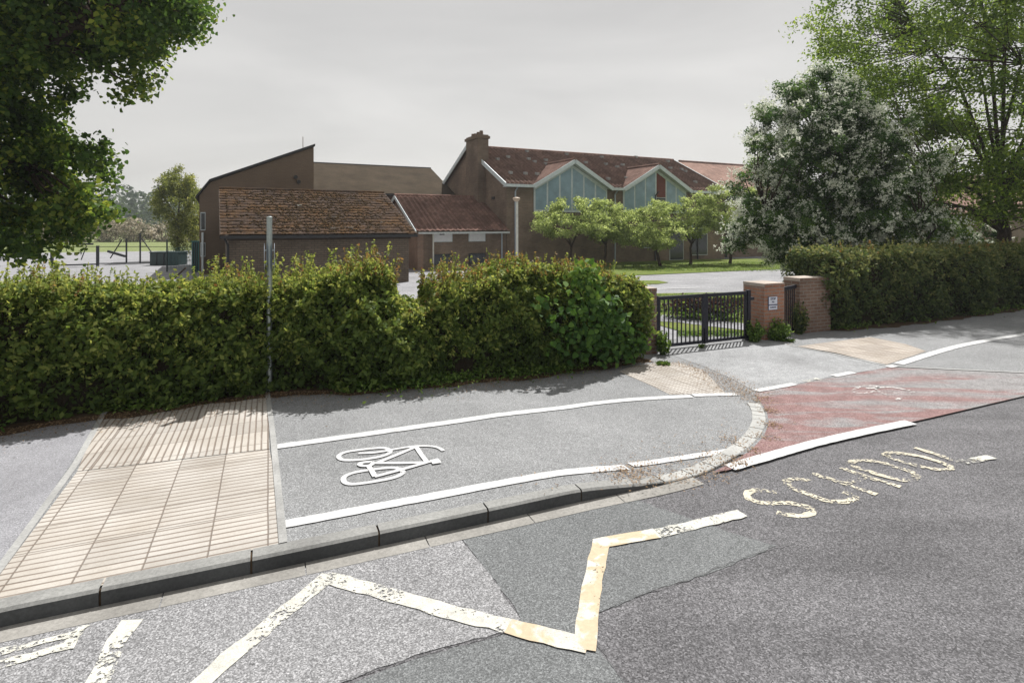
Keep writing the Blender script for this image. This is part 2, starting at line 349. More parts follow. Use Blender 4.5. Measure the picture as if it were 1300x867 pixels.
# ------------------------------------------------------------------ foliage
def nrm(a): return a/np.maximum(np.linalg.norm(a, axis=1, keepdims=True), 1e-9)
def leaves(name, P, size, mat, parent=None, Nb=None, bias=.8, asp=.55, tint=None, jit=.35, lobes=False):
    P = np.asarray(P, float); n = len(P)
    r = rng.normal(size=(n, 3)); nn = nrm(r if Nb is None else nrm(r)+Nb*bias)
    t = nrm(np.cross(nn, rng.normal(size=(n, 3)))); b = np.cross(nn, t)
    s = (size*(1+jit*rng.uniform(-1, 1, n)))[:, None]
    if lobes:
        k = 6; ang = np.array([0, 1.0, 1.9, math.pi, -1.9, -1.0]); rr = np.array([1, .78, .95, .55, .95, .78])
        V = np.stack([P+t*s*rr[i]*math.cos(ang[i])+b*s*rr[i]*math.sin(ang[i])+nn*s*(.12 if i % 2 else -.08) for i in range(6)], 1)
    else:
        k = 4; V = np.stack([P-t*s, P+b*s*asp+nn*s*.15, P+t*s, P-b*s*asp+nn*s*.15], 1)
    V = V.reshape(-1, 3)
    me = bpy.data.meshes.new(name); me.vertices.add(n*k); me.vertices.foreach_set('co', V.astype(np.float32).ravel())
    me.loops.add(n*k); me.loops.foreach_set('vertex_index', np.arange(n*k, dtype=np.int32))
    me.polygons.add(n); me.polygons.foreach_set('loop_start', np.arange(0, n*k, k, dtype=np.int32)); me.polygons.foreach_set('loop_total', np.full(n, k, dtype=np.int32))
    me.update(); a = me.attributes.new('tint', 'FLOAT', 'FACE')
    if tint is None: tint = rng.uniform(0, 1, n)
    a.data.foreach_set('value', np.clip(tint, 0, 1).astype(np.float32)); me.materials.append(mat)
    return link(bpy.data.objects.new(name, me), parent)
def clumps(ells, n):
    w = np.array([e[1][0]*e[1][1]*e[1][2] for e in ells])**(2/3); w = w/w.sum(); out = []
    for e, k in zip(ells, (w*n).astype(int)+1):
        d = nrm(rng.normal(size=(k, 3))); rr = rng.uniform(.25, 1, (k, 1))**.45
        out.append(np.array(e[0])+d*rr*np.array(e[1])*rng.uniform(.86, 1.06, (k, 1)))
    return np.concatenate(out)
def tree(name, label, cat, loc, ells, nc, per, cr, ls, mat, th, tr, group=None, mains=7, blossom=None, lean=(0, 0), flat=.75, droop=0, forks=None, bias=.4, thin=1.0, zmin=None, lobes=False):
    root = thing(name, label, cat, loc, 0, group)
    C = clumps(ells, nc)
    if zmin is not None: C[:, 2] = np.maximum(C[:, 2], zmin+rng.uniform(0, .5, len(C)))
    mb = MB(); pts = [(0, 0, -.1), (0, 0, .1)]; rs = [tr*1.5, tr*1.15]; k = 5
    for i in range(1, k+1):
        f = i/k; pts.append((lean[0]*f+random.uniform(-1, 1)*tr*.4*f, lean[1]*f+random.uniform(-1, 1)*tr*.4*f, th*f)); rs.append(tr*(1-.3*f))
    mb.tube(pts, rs, 10); top = np.array(pts[-1])
    idx = rng.permutation(len(C))[:mains]; segs = []
    for i in idx:
        e = C[i]; st = np.array(min(pts[2:], key=lambda q: abs(q[2]-min(th, e[2]*.8-.2)))); m1 = st*.6+e*.4+np.array([0, 0, .12*np.linalg.norm(e-st)])+rng.normal(size=3)*.1; m2 = st*.25+e*.75+np.array([0, 0, .08*np.linalg.norm(e-st)])+rng.normal(size=3)*.12
        L = [st, m1, m2, e]; q = tr*.5*thin; mb.tube(L, [q, q*.72, q*.45, q*.15], 7)
        for a, b_ in zip(L[:-1], L[1:]):
            for f in (0, .33, .66): segs.append((a*(1-f)+b_*f))
    S = np.array(segs)
    for i in range(len(C)):
        if i in idx: continue
        j = np.argmin(np.linalg.norm(S-C[i], axis=1)+np.maximum(0, S[:, 2]-C[i][2])*.5); a = S[j]; e = C[i]
        mid = (a+e)/2+rng.normal(size=3)*.08*np.linalg.norm(e-a); q = min(tr*.17*thin, .05+tr*.1); mb.tube([a, mid, e], [q, q*.6, q*.2], 5, False)
    obj('trunk', mb, M['bark'], root, smooth=True)
    def scat(C, per, cr):
        kk = np.repeat(np.arange(len(C)), per); g = rng.normal(size=(len(kk), 3))
        # leaves sit on short twigs inside every clump
        tw = rng.normal(size=(len(C)*9, 3)); tw = nrm(tw)*np.array([1, 1, flat]); ti = kk*9+rng.integers(0, 9, len(kk))
        p = C[kk]+tw[ti]*cr*rng.uniform(.15, 1.25, (len(kk), 1))+g*cr*.20
        if droop: p[:, 2] -= droop*rng.uniform(0, 1, len(kk))**1.0*np.abs(tw[ti][:, 0]+.4)
        return p, kk
    p, kk = scat(C, per, cr); ct = rng.uniform(-.22, .22, len(C)); nb = nrm(p-C[kk]+np.array([0, 0, .5]))
    leaves('crown', p, ls, mat, root, nb, bias, tint=rng.uniform(.1, .85, len(p))+ct[kk], lobes=lobes)
    if blossom:
        bm_, frac, bs = blossom; q, kq = scat(C, max(1, int(per*frac)), cr*1.08)
        c0 = np.mean(C, 0); q = q[::8]; q = np.repeat(q+.2*nrm(q-c0), 9, axis=0)+rng.normal(size=(len(q)*9, 3))*.036; nb = nrm(q-c0)+np.array([0, 0, .4])
        leaves('blossom', q, bs, bm_, root, nb, .6, asp=.8, tint=rng.uniform(0, 1, len(q)))
    return root
# ------------------------------------------------------------------ GROUND, ROAD, PAVEMENT
def sheet(name, pts, z, mat, off=0, follow=False, label=None, pix=True, jag=0):
    if jag:
        A = [G(*p) for p in pts]; A, _ = resample(A+[A[0]], .07); A = A[:-1]; A = A[(A[:, 1] < 60)]+rng.normal(size=A.shape)*jag; pts = [tuple(a) for a in A]; pix = False
    P = [(Gp(*p) if follow else np.array([*G(*p, z), 0])) for p in pts] if pix else [np.array([*p, 0]) for p in pts]
    mb = MB(); mb.add([(p[0], p[1], (p[2]+off) if follow else z) for p in P], [tuple(range(len(P)))])
    return struct(obj(name, mb, mat), label)
g = MB(); g.add([(-1500, -300, -.05), (1500, -300, -.05), (1500, 2000, -.05), (-1500, 2000, -.05)], [(0, 1, 2, 3)]); struct(obj('ground', g, M['grass_far']))
def srq(name, s0, s1, r0, r1, z, mat):
    return sheet(name, [xy(s0, r0), xy(s1, r0), xy(s1, r1), xy(s0, r1)], z, mat, pix=False)
srq('road', -40, 90, -14, .6, 0, M['road'])
srq('school_yard', -90, 60, 3.0, 58, -.004, M['yard'])
sheet('road_patch_light', [(-500, 790), (-500, 1600), (100, 1500), (290, 950), (400, 882), (480, 848), (560, 822), (643, 801), (661, 787), (634, 745), (592, 688)] if False else [(-700, 930), (-700, 2600), (100, 2000), (250, 1000), (400, 882), (480, 848), (560, 822), (645, 800), (661, 787), (634, 745), (585, 684)], .004, M['road_light'], jag=.006)
sheet('road_patch_smooth', [(585, 682), (634, 743), (663, 787), (646, 803), (560, 826), (480, 852), (400, 888), (250, 1010), (520, 1400), (860, 960), (795, 868), (752, 812), (745, 785), (830, 750), (900, 728), (985, 694), (905, 668), (800, 632)], .003, M['road_smooth'], jag=.007)
# kerb path (front foot)
KP = [(-420, 908), (0, 798), (237, 748), (390, 715), (525, 685.5), (641, 660), (742, 637), (797, 626), (834, 618.5), (868, 610), (893, 603), (913.6, 593), (935, 581), (953, 569), (967, 553), (973, 539), (971, 525), (963, 512)]
KW = [G(*p) for p in KP]
KR, KL = resample(KW, .03)
for _ in range(12): KR[1:-1] = (KR[:-2]+KR[2:]+KR[1:-1]*2)/4
KT = np.gradient(KR, axis=0); KT = KT/np.linalg.norm(KT, axis=1)[:, None]; KN = np.stack([-KT[:, 1], KT[:, 0]], 1)
mb = MB(); mp_ = MB(); i = 0; Sk = np.array([sr(p)[0] for p in KR]); reach = False
while i < len(KR)-4:
    s = Sk[i]; curve = reach or s > S3-.3
    if s > S3-.3: reach = True
    Ls = .915 if s < S2-.3 else (.5 if not curve else (.38 if Sk[i] < Sk.max()-.30 and i < len(KR)*.9 else .2))
    j = min(len(KR)-1, i+int(Ls/.03)); w = .135 if s < S3 else .16
    a, b = i, j; target = mb if s < S2-.2 else mp_
    sub = list(range(a, b+1, 3)) + ([b] if (b-a) % 3 else []); sub = sub if len(sub) > 1 else [a, b]
    jt = random.uniform(-.0015, .0015); vs = []; fs = []
    for k, q in enumerate(sub):
        p = KR[q].copy(); n_ = KN[q]
        if k == 0: p = p+KT[q]*.007
        if k == len(sub)-1: p = p-KT[q]*.007
        h = max(hk(Sk[q])+.006, .028)+jt; bv = .018 if h > .06 else .008
        for (o, z) in ((.004, -.03), (.0, h-bv), (bv, h), (w, h), (w, -.03)): vs.append((*(p+n_*o), z))
    m = 5
    for k in range(len(sub)-1):
        for e in range(m-1): fs.append((k*m+e, (k+1)*m+e, (k+1)*m+e+1, k*m+e+1))
    fs += [tuple(range(m)), tuple((len(sub)-1)*m+e for e in range(m-1, -1, -1))]
    target.add(vs, fs); i = j
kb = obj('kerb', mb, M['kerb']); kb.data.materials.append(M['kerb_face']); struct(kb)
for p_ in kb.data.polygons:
    if abs(p_.normal.z) < .35: p_.material_index = 1  # upright faces take the concrete with shade painted in
struct(obj('kerb_setts', mp_, M['kerb_pale']))
# joint filler under stones
mf = MB(); vs = []
for q in range(0, len(KR), 4): vs += [(*(KR[q]+KN[q]*.012), max(hk(Sk[q])-.012, .014)), (*(KR[q]+KN[q]*.13), max(hk(Sk[q])-.008, .018)), (*(KR[q]+KN[q]*.012), -.02)]
n3 = len(vs)//3; mf.add(vs, [(3*k, 3*k+3, 3*k+4, 3*k+1) for k in range(n3-1)]+[(3*k+2, 3*k+5, 3*k+3, 3*k) for k in range(n3-1)]); struct(obj('kerb_joint', mf, M['soil']))
# channel blocks
mb = MB(); cend = [q for q in range(len(KR)) if Sk[q] < sr(G(935, 590))[0] and q < len(KR)*.8]
i = 12
while i < cend[-1]-30:
    j = min(i+30, cend[-1]); vs = []; rr = list(range(i, j+1, 6))
    for q in rr: e = .004*(q == i)-.004*(q == j); vs += [(*(KR[q]-KN[q]*.155+KT[q]*e), .006), (*(KR[q]-KN[q]*-.001+KT[q]*e), .010)]
    mb.add(vs, [(2*k, 2*k+2, 2*k+3, 2*k+1) for k in range(len(rr)-1)]); i = j
struct(obj('channel', mb, M['channel']))
# pavement : front boundary table
FT = [sr(KR[q]+KN[q]*.12) for q in range(0, len(KR), 5) if Sk[q] < sr(G(935, 581))[0] and q < len(KR)*.85]
FT += [sr(G(985, 576)), sr(G(1090, 551)), sr(G(1180, 530)), sr(G(1300, 503)), sr(G(1600, 436))]
FT.sort(); fs_, fr_ = zip(*FT)
mb = MB(); SS = np.concatenate([np.arange(-12, 9, .08), np.arange(9, 60, 1.0)]); vs = []
for s in SS:
    r0 = float(np.interp(s, fs_, fr_)) if s > fs_[0] else .12
    r0 = min(r0, 2.0)
    for r in (r0, 5.6): vs.append((*xy(s, r), hk(s)))
vs += []; mb.add(vs, [(2*k, 2*k+2, 2*k+3, 2*k+1) for k in range(len(SS)-1)]); struct(obj('pavement', mb, M['pave']))
sheet('pavement_old', [(-300, 790), (-300, 640), (-140, 575), (150, 520), (118, 546), (0, 724), (-45, 793), (-200, 840)], 0, M['pave_old'], .004, True)
# tactile paving
TL = [(-42, 776), (-3, 730), (92, 599), (120, 545), (150, 505)]; 
sheet('ribbed_paving_near', [(-38, 776), (1, 728), (98, 599), (220, 585), (342, 570.5), (350, 610), (356, 690), (240, 718), (100, 750)], 0, M['tact_near'], .004, True)
sheet('ribbed_paving_far', [(98, 598.5), (118, 550), (140, 517), (341, 497), (342, 570)], 0, M['tact_far'], .005, True)
def strip(pts, w, off, follow=True, step=.08, z=0, side=0, amp=0):
    if follow:        # keep the line even where the footway ramps down
        D = []
        for a, b_ in zip(pts[:-1], pts[1:]):
            k_ = max(1, int(math.hypot(a[0]-b_[0], a[1]-b_[1])/15)); D += [(a[0]+(b_[0]-a[0])*i/k_, a[1]+(b_[1]-a[1])*i/k_) for i in range(k_)]
        pts = D+[pts[-1]]
    P = [Gp(*p)[:2] if follow else G(*p, z) for p in pts]; R, L = resample(P, step)
    if len(R) > 6:
        for _ in range(30 if (w > .1 and len(pts) > 8 and follow) else 3): R[1:-1] = (R[:-2]+R[2:]+R[1:-1]*2)/4
    T = np.gradient(R, axis=0); T = T/np.linalg.norm(T, axis=1)[:, None]; Nn = np.stack([-T[:, 1], T[:, 0]], 1)
    vs = []
    for k in range(len(R)):
        for q in (-.5, .5):
            p = R[k]+Nn[k]*w*(q+side)+Nn[k]*random.uniform(-amp, amp); vs.append((*p, (hk(sr(p)[0]) if follow else z)+off))
    return vs, [(2*k, 2*k+2, 2*k+3, 2*k+1) for k in range(len(R)-1)]
def stripobj(name, lines, w, mat, off=.009, follow=True, amp=.004, label=None, cat=None, group=None):
    mb = MB()
    for i, l in enumerate(lines):
        v, f = strip(l, w, off+i*.0006, follow, amp=amp); mb.add(v, f)
    o = obj(name, mb, mat)
    if cat: tag(o, label, cat, group)
    else: struct(o, label)
    return o
stripobj('paving_edging', [[(-48, 783), (0, 722), (96, 590), (128, 532), (138, 515)], [(339, 495), (345, 540), (352, 610), (359.5, 690)]], .06, M['edging'], .010, amp=0)
# sheets right of the setts
sheet('tactile_paving_pale', [(786, 472), (800, 465), (835, 461), (862, 461), (893, 470), (922, 500), (850, 501), (830, 491)], 0, M['tact_pale'], .004, True)
sheet('driveway', [(856, 452), (870, 448), (960, 428), (1003, 438), (1060, 448), (1124, 463), (1126, 467), (1058, 478), (960, 498), (935, 484), (900, 468)], 0, M['drive'], .004, True)
sheet('cycle_crossing', [(958, 500), (1058, 479), (1127, 467), (1180, 469), (1300, 474), (1460, 482), (1420, 478), (1300, 503), (1180, 531), (1090, 551), (1025, 566), (977, 581), (925, 597), (912, 600), (930, 587), (953, 572), (969, 555), (976, 539), (974, 524), (966, 511)] if False else
      [(958, 500), (1058, 479), (1127, 467), (1180, 469), (1300, 474.5), (1480, 481), (1300, 503), (1180, 531), (1090, 551), (1025, 566), (977, 581), (925, 597), (905, 600), (930, 587), (953, 572), (969, 555), (976, 539), (974, 524), (966, 511)], 0, M['red'], .005, True)
sheet('tactile_paving_right', [(1010, 440), (1040, 436), (1105, 428), (1150, 437), (1176, 446), (1126, 463), (1060, 449)], 0, M['tact_right'], .004, True)
stripobj('flush_edging', [[(1003, 439), (1060, 450), (1127, 465), (1180, 468), (1300, 473.5), (1420, 478)]], .055, M['edging'], .010, amp=0)
# road markings: painted lines
G1 = 'white edge lines of the cycle track'
stripobj('painted_line', [[(352, 567.5), (430, 556.5), (500, 546.5), (640, 527), (760, 511.5), (800, 507.5), (850, 504.5), (878, 503.5)]], .135, M['paint'], label='long white line nearer the hedge, running above the bicycle symbol', cat='road marking', group=G1)
stripobj('painted_line', [[(880, 502.5), (905, 501.5), (937, 501)]], .12, M['paint'], label='short white line touching the pale tactile slabs by the litter', cat='road marking', group=G1)
stripobj('painted_line', [[(360, 666.5), (420, 655), (480, 643.5), (540, 632.5), (600, 621), (650, 611), (700, 602.5), (740, 598), (795, 593.5)]], .125, M['paint'], label='long white line between the bicycle symbol and the kerb', cat='road marking', group=G1)
stripobj('painted_line', [[(801, 591), (843, 585), (885, 579), (931, 572)]], .105, M['paint'], label='white line piece that runs into the curved row of setts', cat='road marking', group=G1)
stripobj('painted_line', [[(926, 594), (977, 579.5), (1025, 565), (1090, 550), (1156, 536.5)]], .15, M['paint'], label='thick white line along the road side of the red surfacing', cat='road marking', group=G1)
stripobj('painted_line', [[(1141, 462.5), (1180, 450), (1215, 440), (1260, 431), (1300, 425), (1420, 402)]], .16, M['paint'], label='white line on the footway right of the driveway, beside the right hedge', cat='road marking', group=G1)
for k, (a, b_) in enumerate([((960, 497), (1009, 488)), ((1022, 485), (1040, 481.5)), ((1058, 478), (1083, 473.5)), ((1127, 466.5), (1137, 465))]):
    stripobj('painted_dash', [[a, b_]], .12, M['paint' if k != 1 else 'paint_worn'], off=.013, label=['longest white dash between driveway and red surfacing, next to the litter', 'faint worn dash, second from the litter end of the row', 'white dash, third along the driveway edge of the red surfacing', 'tiny white dash at the corner where the footway line begins'][k], cat='road marking', group='dashes between driveway and red surfacing')
Z = .009
stripobj('zigzag_line', [[(225, 895), (300, 828), (418, 731)], [(412, 733), (500, 757), (560, 775), (655, 798)]], .125, M['paint_zig'], Z, False, .009, 'worn white zigzag line with a peak near the kerb', 'road marking')
stripobj('zigzag_line', [[(645, 796), (690, 808), (746, 821)], [(741, 826), (745, 800), (747, 776), (753, 735), (764, 689)], [(757, 692), (800, 684), (834, 678)]], .135, M['paint_cream'], Z+.002, False, .006, 'cream and ochre zigzag line with a low corner in the road', 'road marking')
stripobj('zigzag_line', [[(834, 678), (890, 665), (943, 652.5)]], .12, M['paint_zig'], Z+.001, False, .008, 'short worn white stroke continuing the cream zigzag to the right', 'road marking')
stripobj('painted_stroke', [[(112, 905), (132, 850), (148, 808), (168, 788)]], .12, M['paint_worn'], Z, False, .012, 'isolated patchy white stroke near the kerb at lower left', 'road marking')
stripobj('painted_bracket', [[(-120, 858), (0, 829), (96, 805)], [(-120, 880), (0, 845), (88, 820)], [(83, 826), (95, 810), (108, 795)]], .065, M['paint_worn'], Z, False, .012, 'worn double white line closed by a bar, beside the kerb at lower left', 'road marking')
# bicycle symbol
def bz(x, y): return (410+x/7.647, 555+y/7.647)
def rb(l): return [bz(*p) for p in l]
bike = [rb([(655,150),(640,120),(590,105),(420,120),(230,145),(160,170),(145,195),(170,225),(250,232),(400,222),(560,195),(640,170),(655,150)]),
        rb([(780,350),(770,320),(700,300),(600,305),(440,325),(290,350),(205,385),(190,420),(220,460),(300,465),(450,445),(650,410),(750,380),(780,350)]),
        rb([(345,163),(450,160),(560,150),(655,130),(800,105),(900,92),(1020,90),(1100,98),(1140,115),(1170,138)]),
        rb([(900,100),(700,185),(510,262)]), rb([(510,258),(760,258),(1000,252)]), rb([(905,100),(950,170),(1010,248)]),
        rb([(500,392),(640,355),(800,312),(1010,252)]), rb([(1010,252),(1100,238)]),
        rb([(470,250),(420,248),(360,256),(340,272),(370,290),(440,290),(490,275),(500,262),(470,250)]), rb([(440,285),(470,330),(505,392)])]
mb = MB()
for i, l in enumerate(bike):
    v, f = strip(l, .05 if i not in (2, 7) else .042, .009+i*.0005, step=.03); mb.add(v, f)
p0, p1 = Gp(*bz(1085, 222)), Gp(*bz(1100, 265)); v, f = strip([bz(1075, 225), bz(1095, 245), bz(1108, 265)], .09, .0145, step=.02); mb.add(v, f)
tag(obj('bicycle_symbol', mb, M['paint']), 'white painted bicycle symbol lying on the grey cycle track', 'road marking')
# faint symbol on red
mb = MB()
for l in [[(1080, 497), (1095, 490), (1115, 491), (1112, 497), (1095, 501), (1082, 498)], [(1120, 505), (1135, 499), (1150, 500), (1140, 508), (1125, 508)], [(1100, 494), (1130, 492), (1160, 497), (1155, 502)], [(1110, 496), (1130, 503)]]:
    v, f = strip(l, .05, .012, step=.04); mb.add(v, f)
tag(obj('bicycle_symbol', mb, M['paint_faint']), 'nearly worn away white bicycle symbol on the red surfacing', 'road marking')
# SCHOOL
def wz(x, y): return (930+x/3.824, 560+y/3.824)
word = [[(215,250),(130,235),(65,250),(70,280),(130,300),(180,305),(240,298),(330,308),(400,335),(360,365),(290,365),(215,345)],
        [(400,200),(330,182),(255,188),(265,215),(330,245),(400,272),(460,295),(540,297),(600,285),(595,265),(535,248)],
        [(385,158),(540,208),(700,262)], [(525,130),(660,178),(815,225)], [(545,208),(650,178)],
        [(565,110),(610,92),(700,100),(790,125),(870,150),(905,180),(850,195),(760,182),(650,145),(580,125),(565,110)],
        [(735,70),(800,95),(860,112),(900,125),(960,135),(1030,145),(1075,135),(1040,115),(960,90),(900,72),(840,65),(760,55),(735,70)],
        [(885,35),(1000,70),(1110,108),(1255,82)], [(1150, 10), (1195, 18)]]
wt = thing('painted_word', 'faded cream letters reading SCHOOL painted on the dark road', 'road marking')
LET = [(0,), (1,), (2, 3, 4), (5,), (6,), (7,)]
for li, ids in enumerate(LET):
    lw = MB()
    for k, i in enumerate(ids):
        v, f = strip([wz(*p) for p in word[i]], .072, .005+.0012*li+k*.0006, False, .04, amp=.010); lw.add(v, f)
    obj('letter', lw, M['paint_word'], wt)
v, f = strip([wz(*p) for p in [(1105, 106), (1180, 94), (1258, 80)]], .10, .0125, False, .04, amp=.008); obj('letter_foot', MB().add(v, f), M['paint_zig'], wt)
# cracks
mb = MB()
for l in [[(745, 786), (800, 760), (870, 738), (950, 706), (1010, 690)], [(742, 800), (760, 822), (780, 850), (815, 895)], [(663, 788), (646, 803), (560, 825), (430, 868)], [(1180, 532), (1240, 517), (1300, 504), (1340, 494)], [(741, 796), (760, 783)]]:
    P = [G(*p) for p in l]; R, L = resample(P, .05)
    R[1:-1] += rng.normal(size=R[1:-1].shape)*.006; v = []
    for k in range(len(R)): v += [(*R[k], .0105), (R[k][0]+.002, R[k][1]+.003+random.uniform(0, .005), .0105)]
    mb.add(v, [(2*k, 2*k+2, 2*k+3, 2*k+1) for k in range(len(R)-1)])
struct(obj('road_cracks', mb, M['gutter']))
# lawn and verges
sheet('lawn', [(800, 373), (825, 372.5), (960, 370.5), (1060, 369), (1060, 400), (1000, 424), (950, 425), (900, 430), (880, 425), (835, 412), (800, 405)], .012, M['grass'])
sheet('garden_path', [(800, 398), (833, 399), (870, 402), (905, 406), (950, 411), (1020, 414), (1020, 421), (945, 419), (900, 414), (860, 409), (800, 406)], .02, M['yard'])
sheet('grass_verge', [(770, 346), (790, 349.5), (819, 349), (918, 344.5), (1001, 341), (1060, 338), (1200, 333), (1200, 327), (1000, 328), (850, 329.5), (700, 336)], .02, M['grass'])
sheet('grass_island', [(800, 356), (835, 356), (849, 358.5), (835, 360.5), (800, 360)], .015, M['grass'])
sheet('field', [(-400, 305), (420, 305), (330, 313), (-400, 313.5)], .01, M['grass_far'])
stripobj('parking_bay_line', [[(826, 367.5), (889, 365.5)]], .12, M['paint'], .012, False, label='thin white parking bay line on the yard beyond the gate', cat='road marking')
# litter
def pts_in(pairs, n):       # pairs: (px,py,radius_m,weight)
    w = np.array([p[3] for p in pairs], float); w /= w.sum(); k = rng.choice(len(pairs), n, p=w); out = []
    for i in k:
        px, py, r, _ = pairs[i]; b = Gp(px, py); q = b[:2]+rng.normal(size=2)*r; out.append((*q, hk(sr(q)[0])+.013+.004*random.random()))
    return np.array(out)
L = [(850, 462, .09, 1), (868, 463, .10, 2), (885, 470, .14, 3), (905, 478, .15, 4), (925, 487, .17, 5), (942, 497, .16, 5), (960, 507, .12, 4), (975, 522, .07, 2), (980, 540, .06, 2), (972, 555, .06, 1.3), (955, 572, .04, .8), (940, 586, .05, 1),
     (800, 602, .10, 3), (825, 599, .14, 2.5), (850, 596, .16, 1.6), (780, 606, .09, 1.3), (880, 588, .12, .8), (905, 580, .08, 1), (930, 560, .08, 1.2), (920, 555, .2, .7), (870, 612, .08, .7), (900, 605, .07, .9), (700, 614, .15, .2), (870, 568, .2, .6), (1000, 437, .07, .5), (930, 590, .08, 1)]
p = pts_in([(a_, b_, c_*1.25, d_) for a_, b_, c_, d_ in L], 3600); tag(leaves('fallen_litter', p, .014, M['l_dead'], None, np.tile([0, 0, 1.0], (len(p), 1)), 4, .35), 'dry brown leaf litter gathered along the setts and driveway edge', 'leaf litter', kind='stuff')
# ------------------------------------------------------------------ HEDGES
def noise1(x, y, z):
    return (np.sin(x*3.1+1.3*np.sin(z*2.7))+np.sin(x*5.3+z*4.1+2)+np.sin(z*6.3-x*2.2+1)+.7*np.sin(x*11+z*9)+.5*np.sin(x*17-z*13+y*7))/4.2
def hedge(name, label, base, tops, thick, n, ls, mat, mat_tip, sprig_n, sprig_red, zb=.1, group=None, tipw=None):
    B, L = resample([np.array(b) for b in base], .1); nB = len(B); T = np.gradient(B, axis=0); T /= np.linalg.norm(T, axis=1)[:, None]; Nn = np.stack([-T[:, 1], T[:, 0]], 1)
    H = np.interp(np.linspace(0, 1, nB), np.linspace(0, 1, len(tops)), tops); Lx = np.linspace(0, L, nB)
    c0 = B[nB//2]; root = thing(name, label, 'hedge', (*c0, 0), 0, group)
    def at(l, r, z):      # l along, r depth from front (0..thick), z height
        x = np.stack([np.interp(l, Lx, B[:, 0]), np.interp(l, Lx, B[:, 1])], 1); m = np.stack([np.interp(l, Lx, Nn[:, 0]), np.interp(l, Lx, Nn[:, 1])], 1)
        q = x+m*r[:, None]-c0; return np.concatenate([q, z[:, None]], 1), m
    # core
    k = 120; ls_ = np.linspace(.15, L-.15, k); vs = []; prof = [(.24, .05), (.2, .5), (.22, .85), (.5, .93), (.5, 1), (.5, 1)]
    mb = MB(); rows = []
    for (r, zf) in ((.26, 0), (.2, .4), (.22, .8), (.4, .92), (thick-.4, .92), (thick-.2, .8), (thick-.2, 0)):
        rr = np.full(k, r)+.07*noise1(ls_, 0, np.full(k, zf*3)); z = np.interp(ls_, Lx, H)*zf*.97; q, _ = at(ls_, rr, z); rows.append(q)
    V = np.stack(rows, 1).reshape(-1, 3); m = 7
    mb.add(V, [(a*m+e, (a+1)*m+e, (a+1)*m+e+1, a*m+e+1) for a in range(k-1) for e in range(m-1)]+[tuple(range(m)), tuple((k-1)*m+e for e in range(m))])
    obj('stems', mb, M['twig'], root)
    # leaves
    def hz(l): return np.interp(l, Lx, H)
    n1 = int(n*.62); l = rng.uniform(0, L, n1); zf = rng.uniform(0, 1, n1)**.85; h = hz(l); z = zb+zf*(h-zb)
    ns = noise1(l, 0, z)*.7+.55*noise1(l*2.7+3, 1, z*2.9); bulge = -.12*np.sin(zf*math.pi)-.16*np.sin(l*1.7+.8)*np.sin(zf*2.2+l*.6)+.16*np.maximum(0, zf-.8)/.2; dep = rng.exponential(.07, n1)
    keep = rng.uniform(0, 1, n1) < np.clip(.75+.6*ns, .25, 1); r = .10+bulge-.22*ns+dep+.05*rng.normal(size=n1)
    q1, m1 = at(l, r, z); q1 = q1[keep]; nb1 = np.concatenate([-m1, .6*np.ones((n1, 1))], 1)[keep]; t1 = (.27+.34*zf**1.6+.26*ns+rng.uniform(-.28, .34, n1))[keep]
    n2 = int(n*.3); l = rng.uniform(0, L, n2); r = rng.uniform(.05, thick, n2); h = hz(l); e = np.minimum(r, thick-r)
    ns = noise1(l*1.3+4, 0, r*2.5); z = h-.2*np.exp(-e/.16)+.13*ns+.05*np.sin(l*2.3)-rng.exponential(.06, n2)+.03*rng.normal(size=n2)
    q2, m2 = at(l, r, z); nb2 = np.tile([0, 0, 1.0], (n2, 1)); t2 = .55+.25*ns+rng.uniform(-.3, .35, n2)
    n3 = int(n*.08); e = rng.integers(0, 2, n3); l = np.where(e == 0, rng.uniform(-.1, .25, n3), L+rng.uniform(-.25, .1, n3)); r = rng.uniform(.05, thick, n3); z = rng.uniform(zb, 1, n3)*hz(l)
    q3, m3 = at(l, r, z); nb3 = np.tile([0, 0, .5], (n3, 1)); t3 = rng.uniform(.1, .8, n3)
    n4 = n//14; l = rng.uniform(0, L, n4); z = rng.uniform(.1, 1, n4)*hz(l); q4, m4 = at(l, thick+rng.normal(size=n4)*.06, z); nb4 = np.tile([0, 0, .5], (n4, 1)); t4 = rng.uniform(.1, .8, n4)
    P = np.concatenate([q1, q2, q3, q4]); NB = nrm(np.concatenate([nb1, nb2, nb3, nb4])); TT = np.concatenate([t1, t2, t3, t4])
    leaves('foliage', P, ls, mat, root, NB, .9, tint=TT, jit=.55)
    # sprigs
    P = []; TT = []; sm = MB(); R2 = []; nsp = sprig_n
    for _ in range(nsp):
        l0 = random.uniform(0, L); w = tipw(l0/L) if tipw else 1
        h0 = float(np.interp(l0, Lx, H)); r0 = random.uniform(.02, thick); ln = (random.uniform(.06, .26) if random.random() < .72 else random.uniform(.25, .5))*w*.85*(.25 if h0 < 1.55 and zb > .05 else 1)
        q, _m = at(np.array([l0]), np.array([r0]), np.array([h0-.08])); q = q[0]; d = np.array([random.gauss(0, .28), random.gauss(0, .28), 1]); d /= np.linalg.norm(d)
        k = int(5+ln*34); tt = np.linspace(0, 1, k)[:, None]; pp = q+d*tt*ln+rng.normal(size=(k, 3))*.018*(1.3-tt)
        sm.tube([q, q+d*ln], [.004, .0015], 3, False)
        red = random.random() < sprig_red(l0/L)
        (R2 if red else P).append(pp)
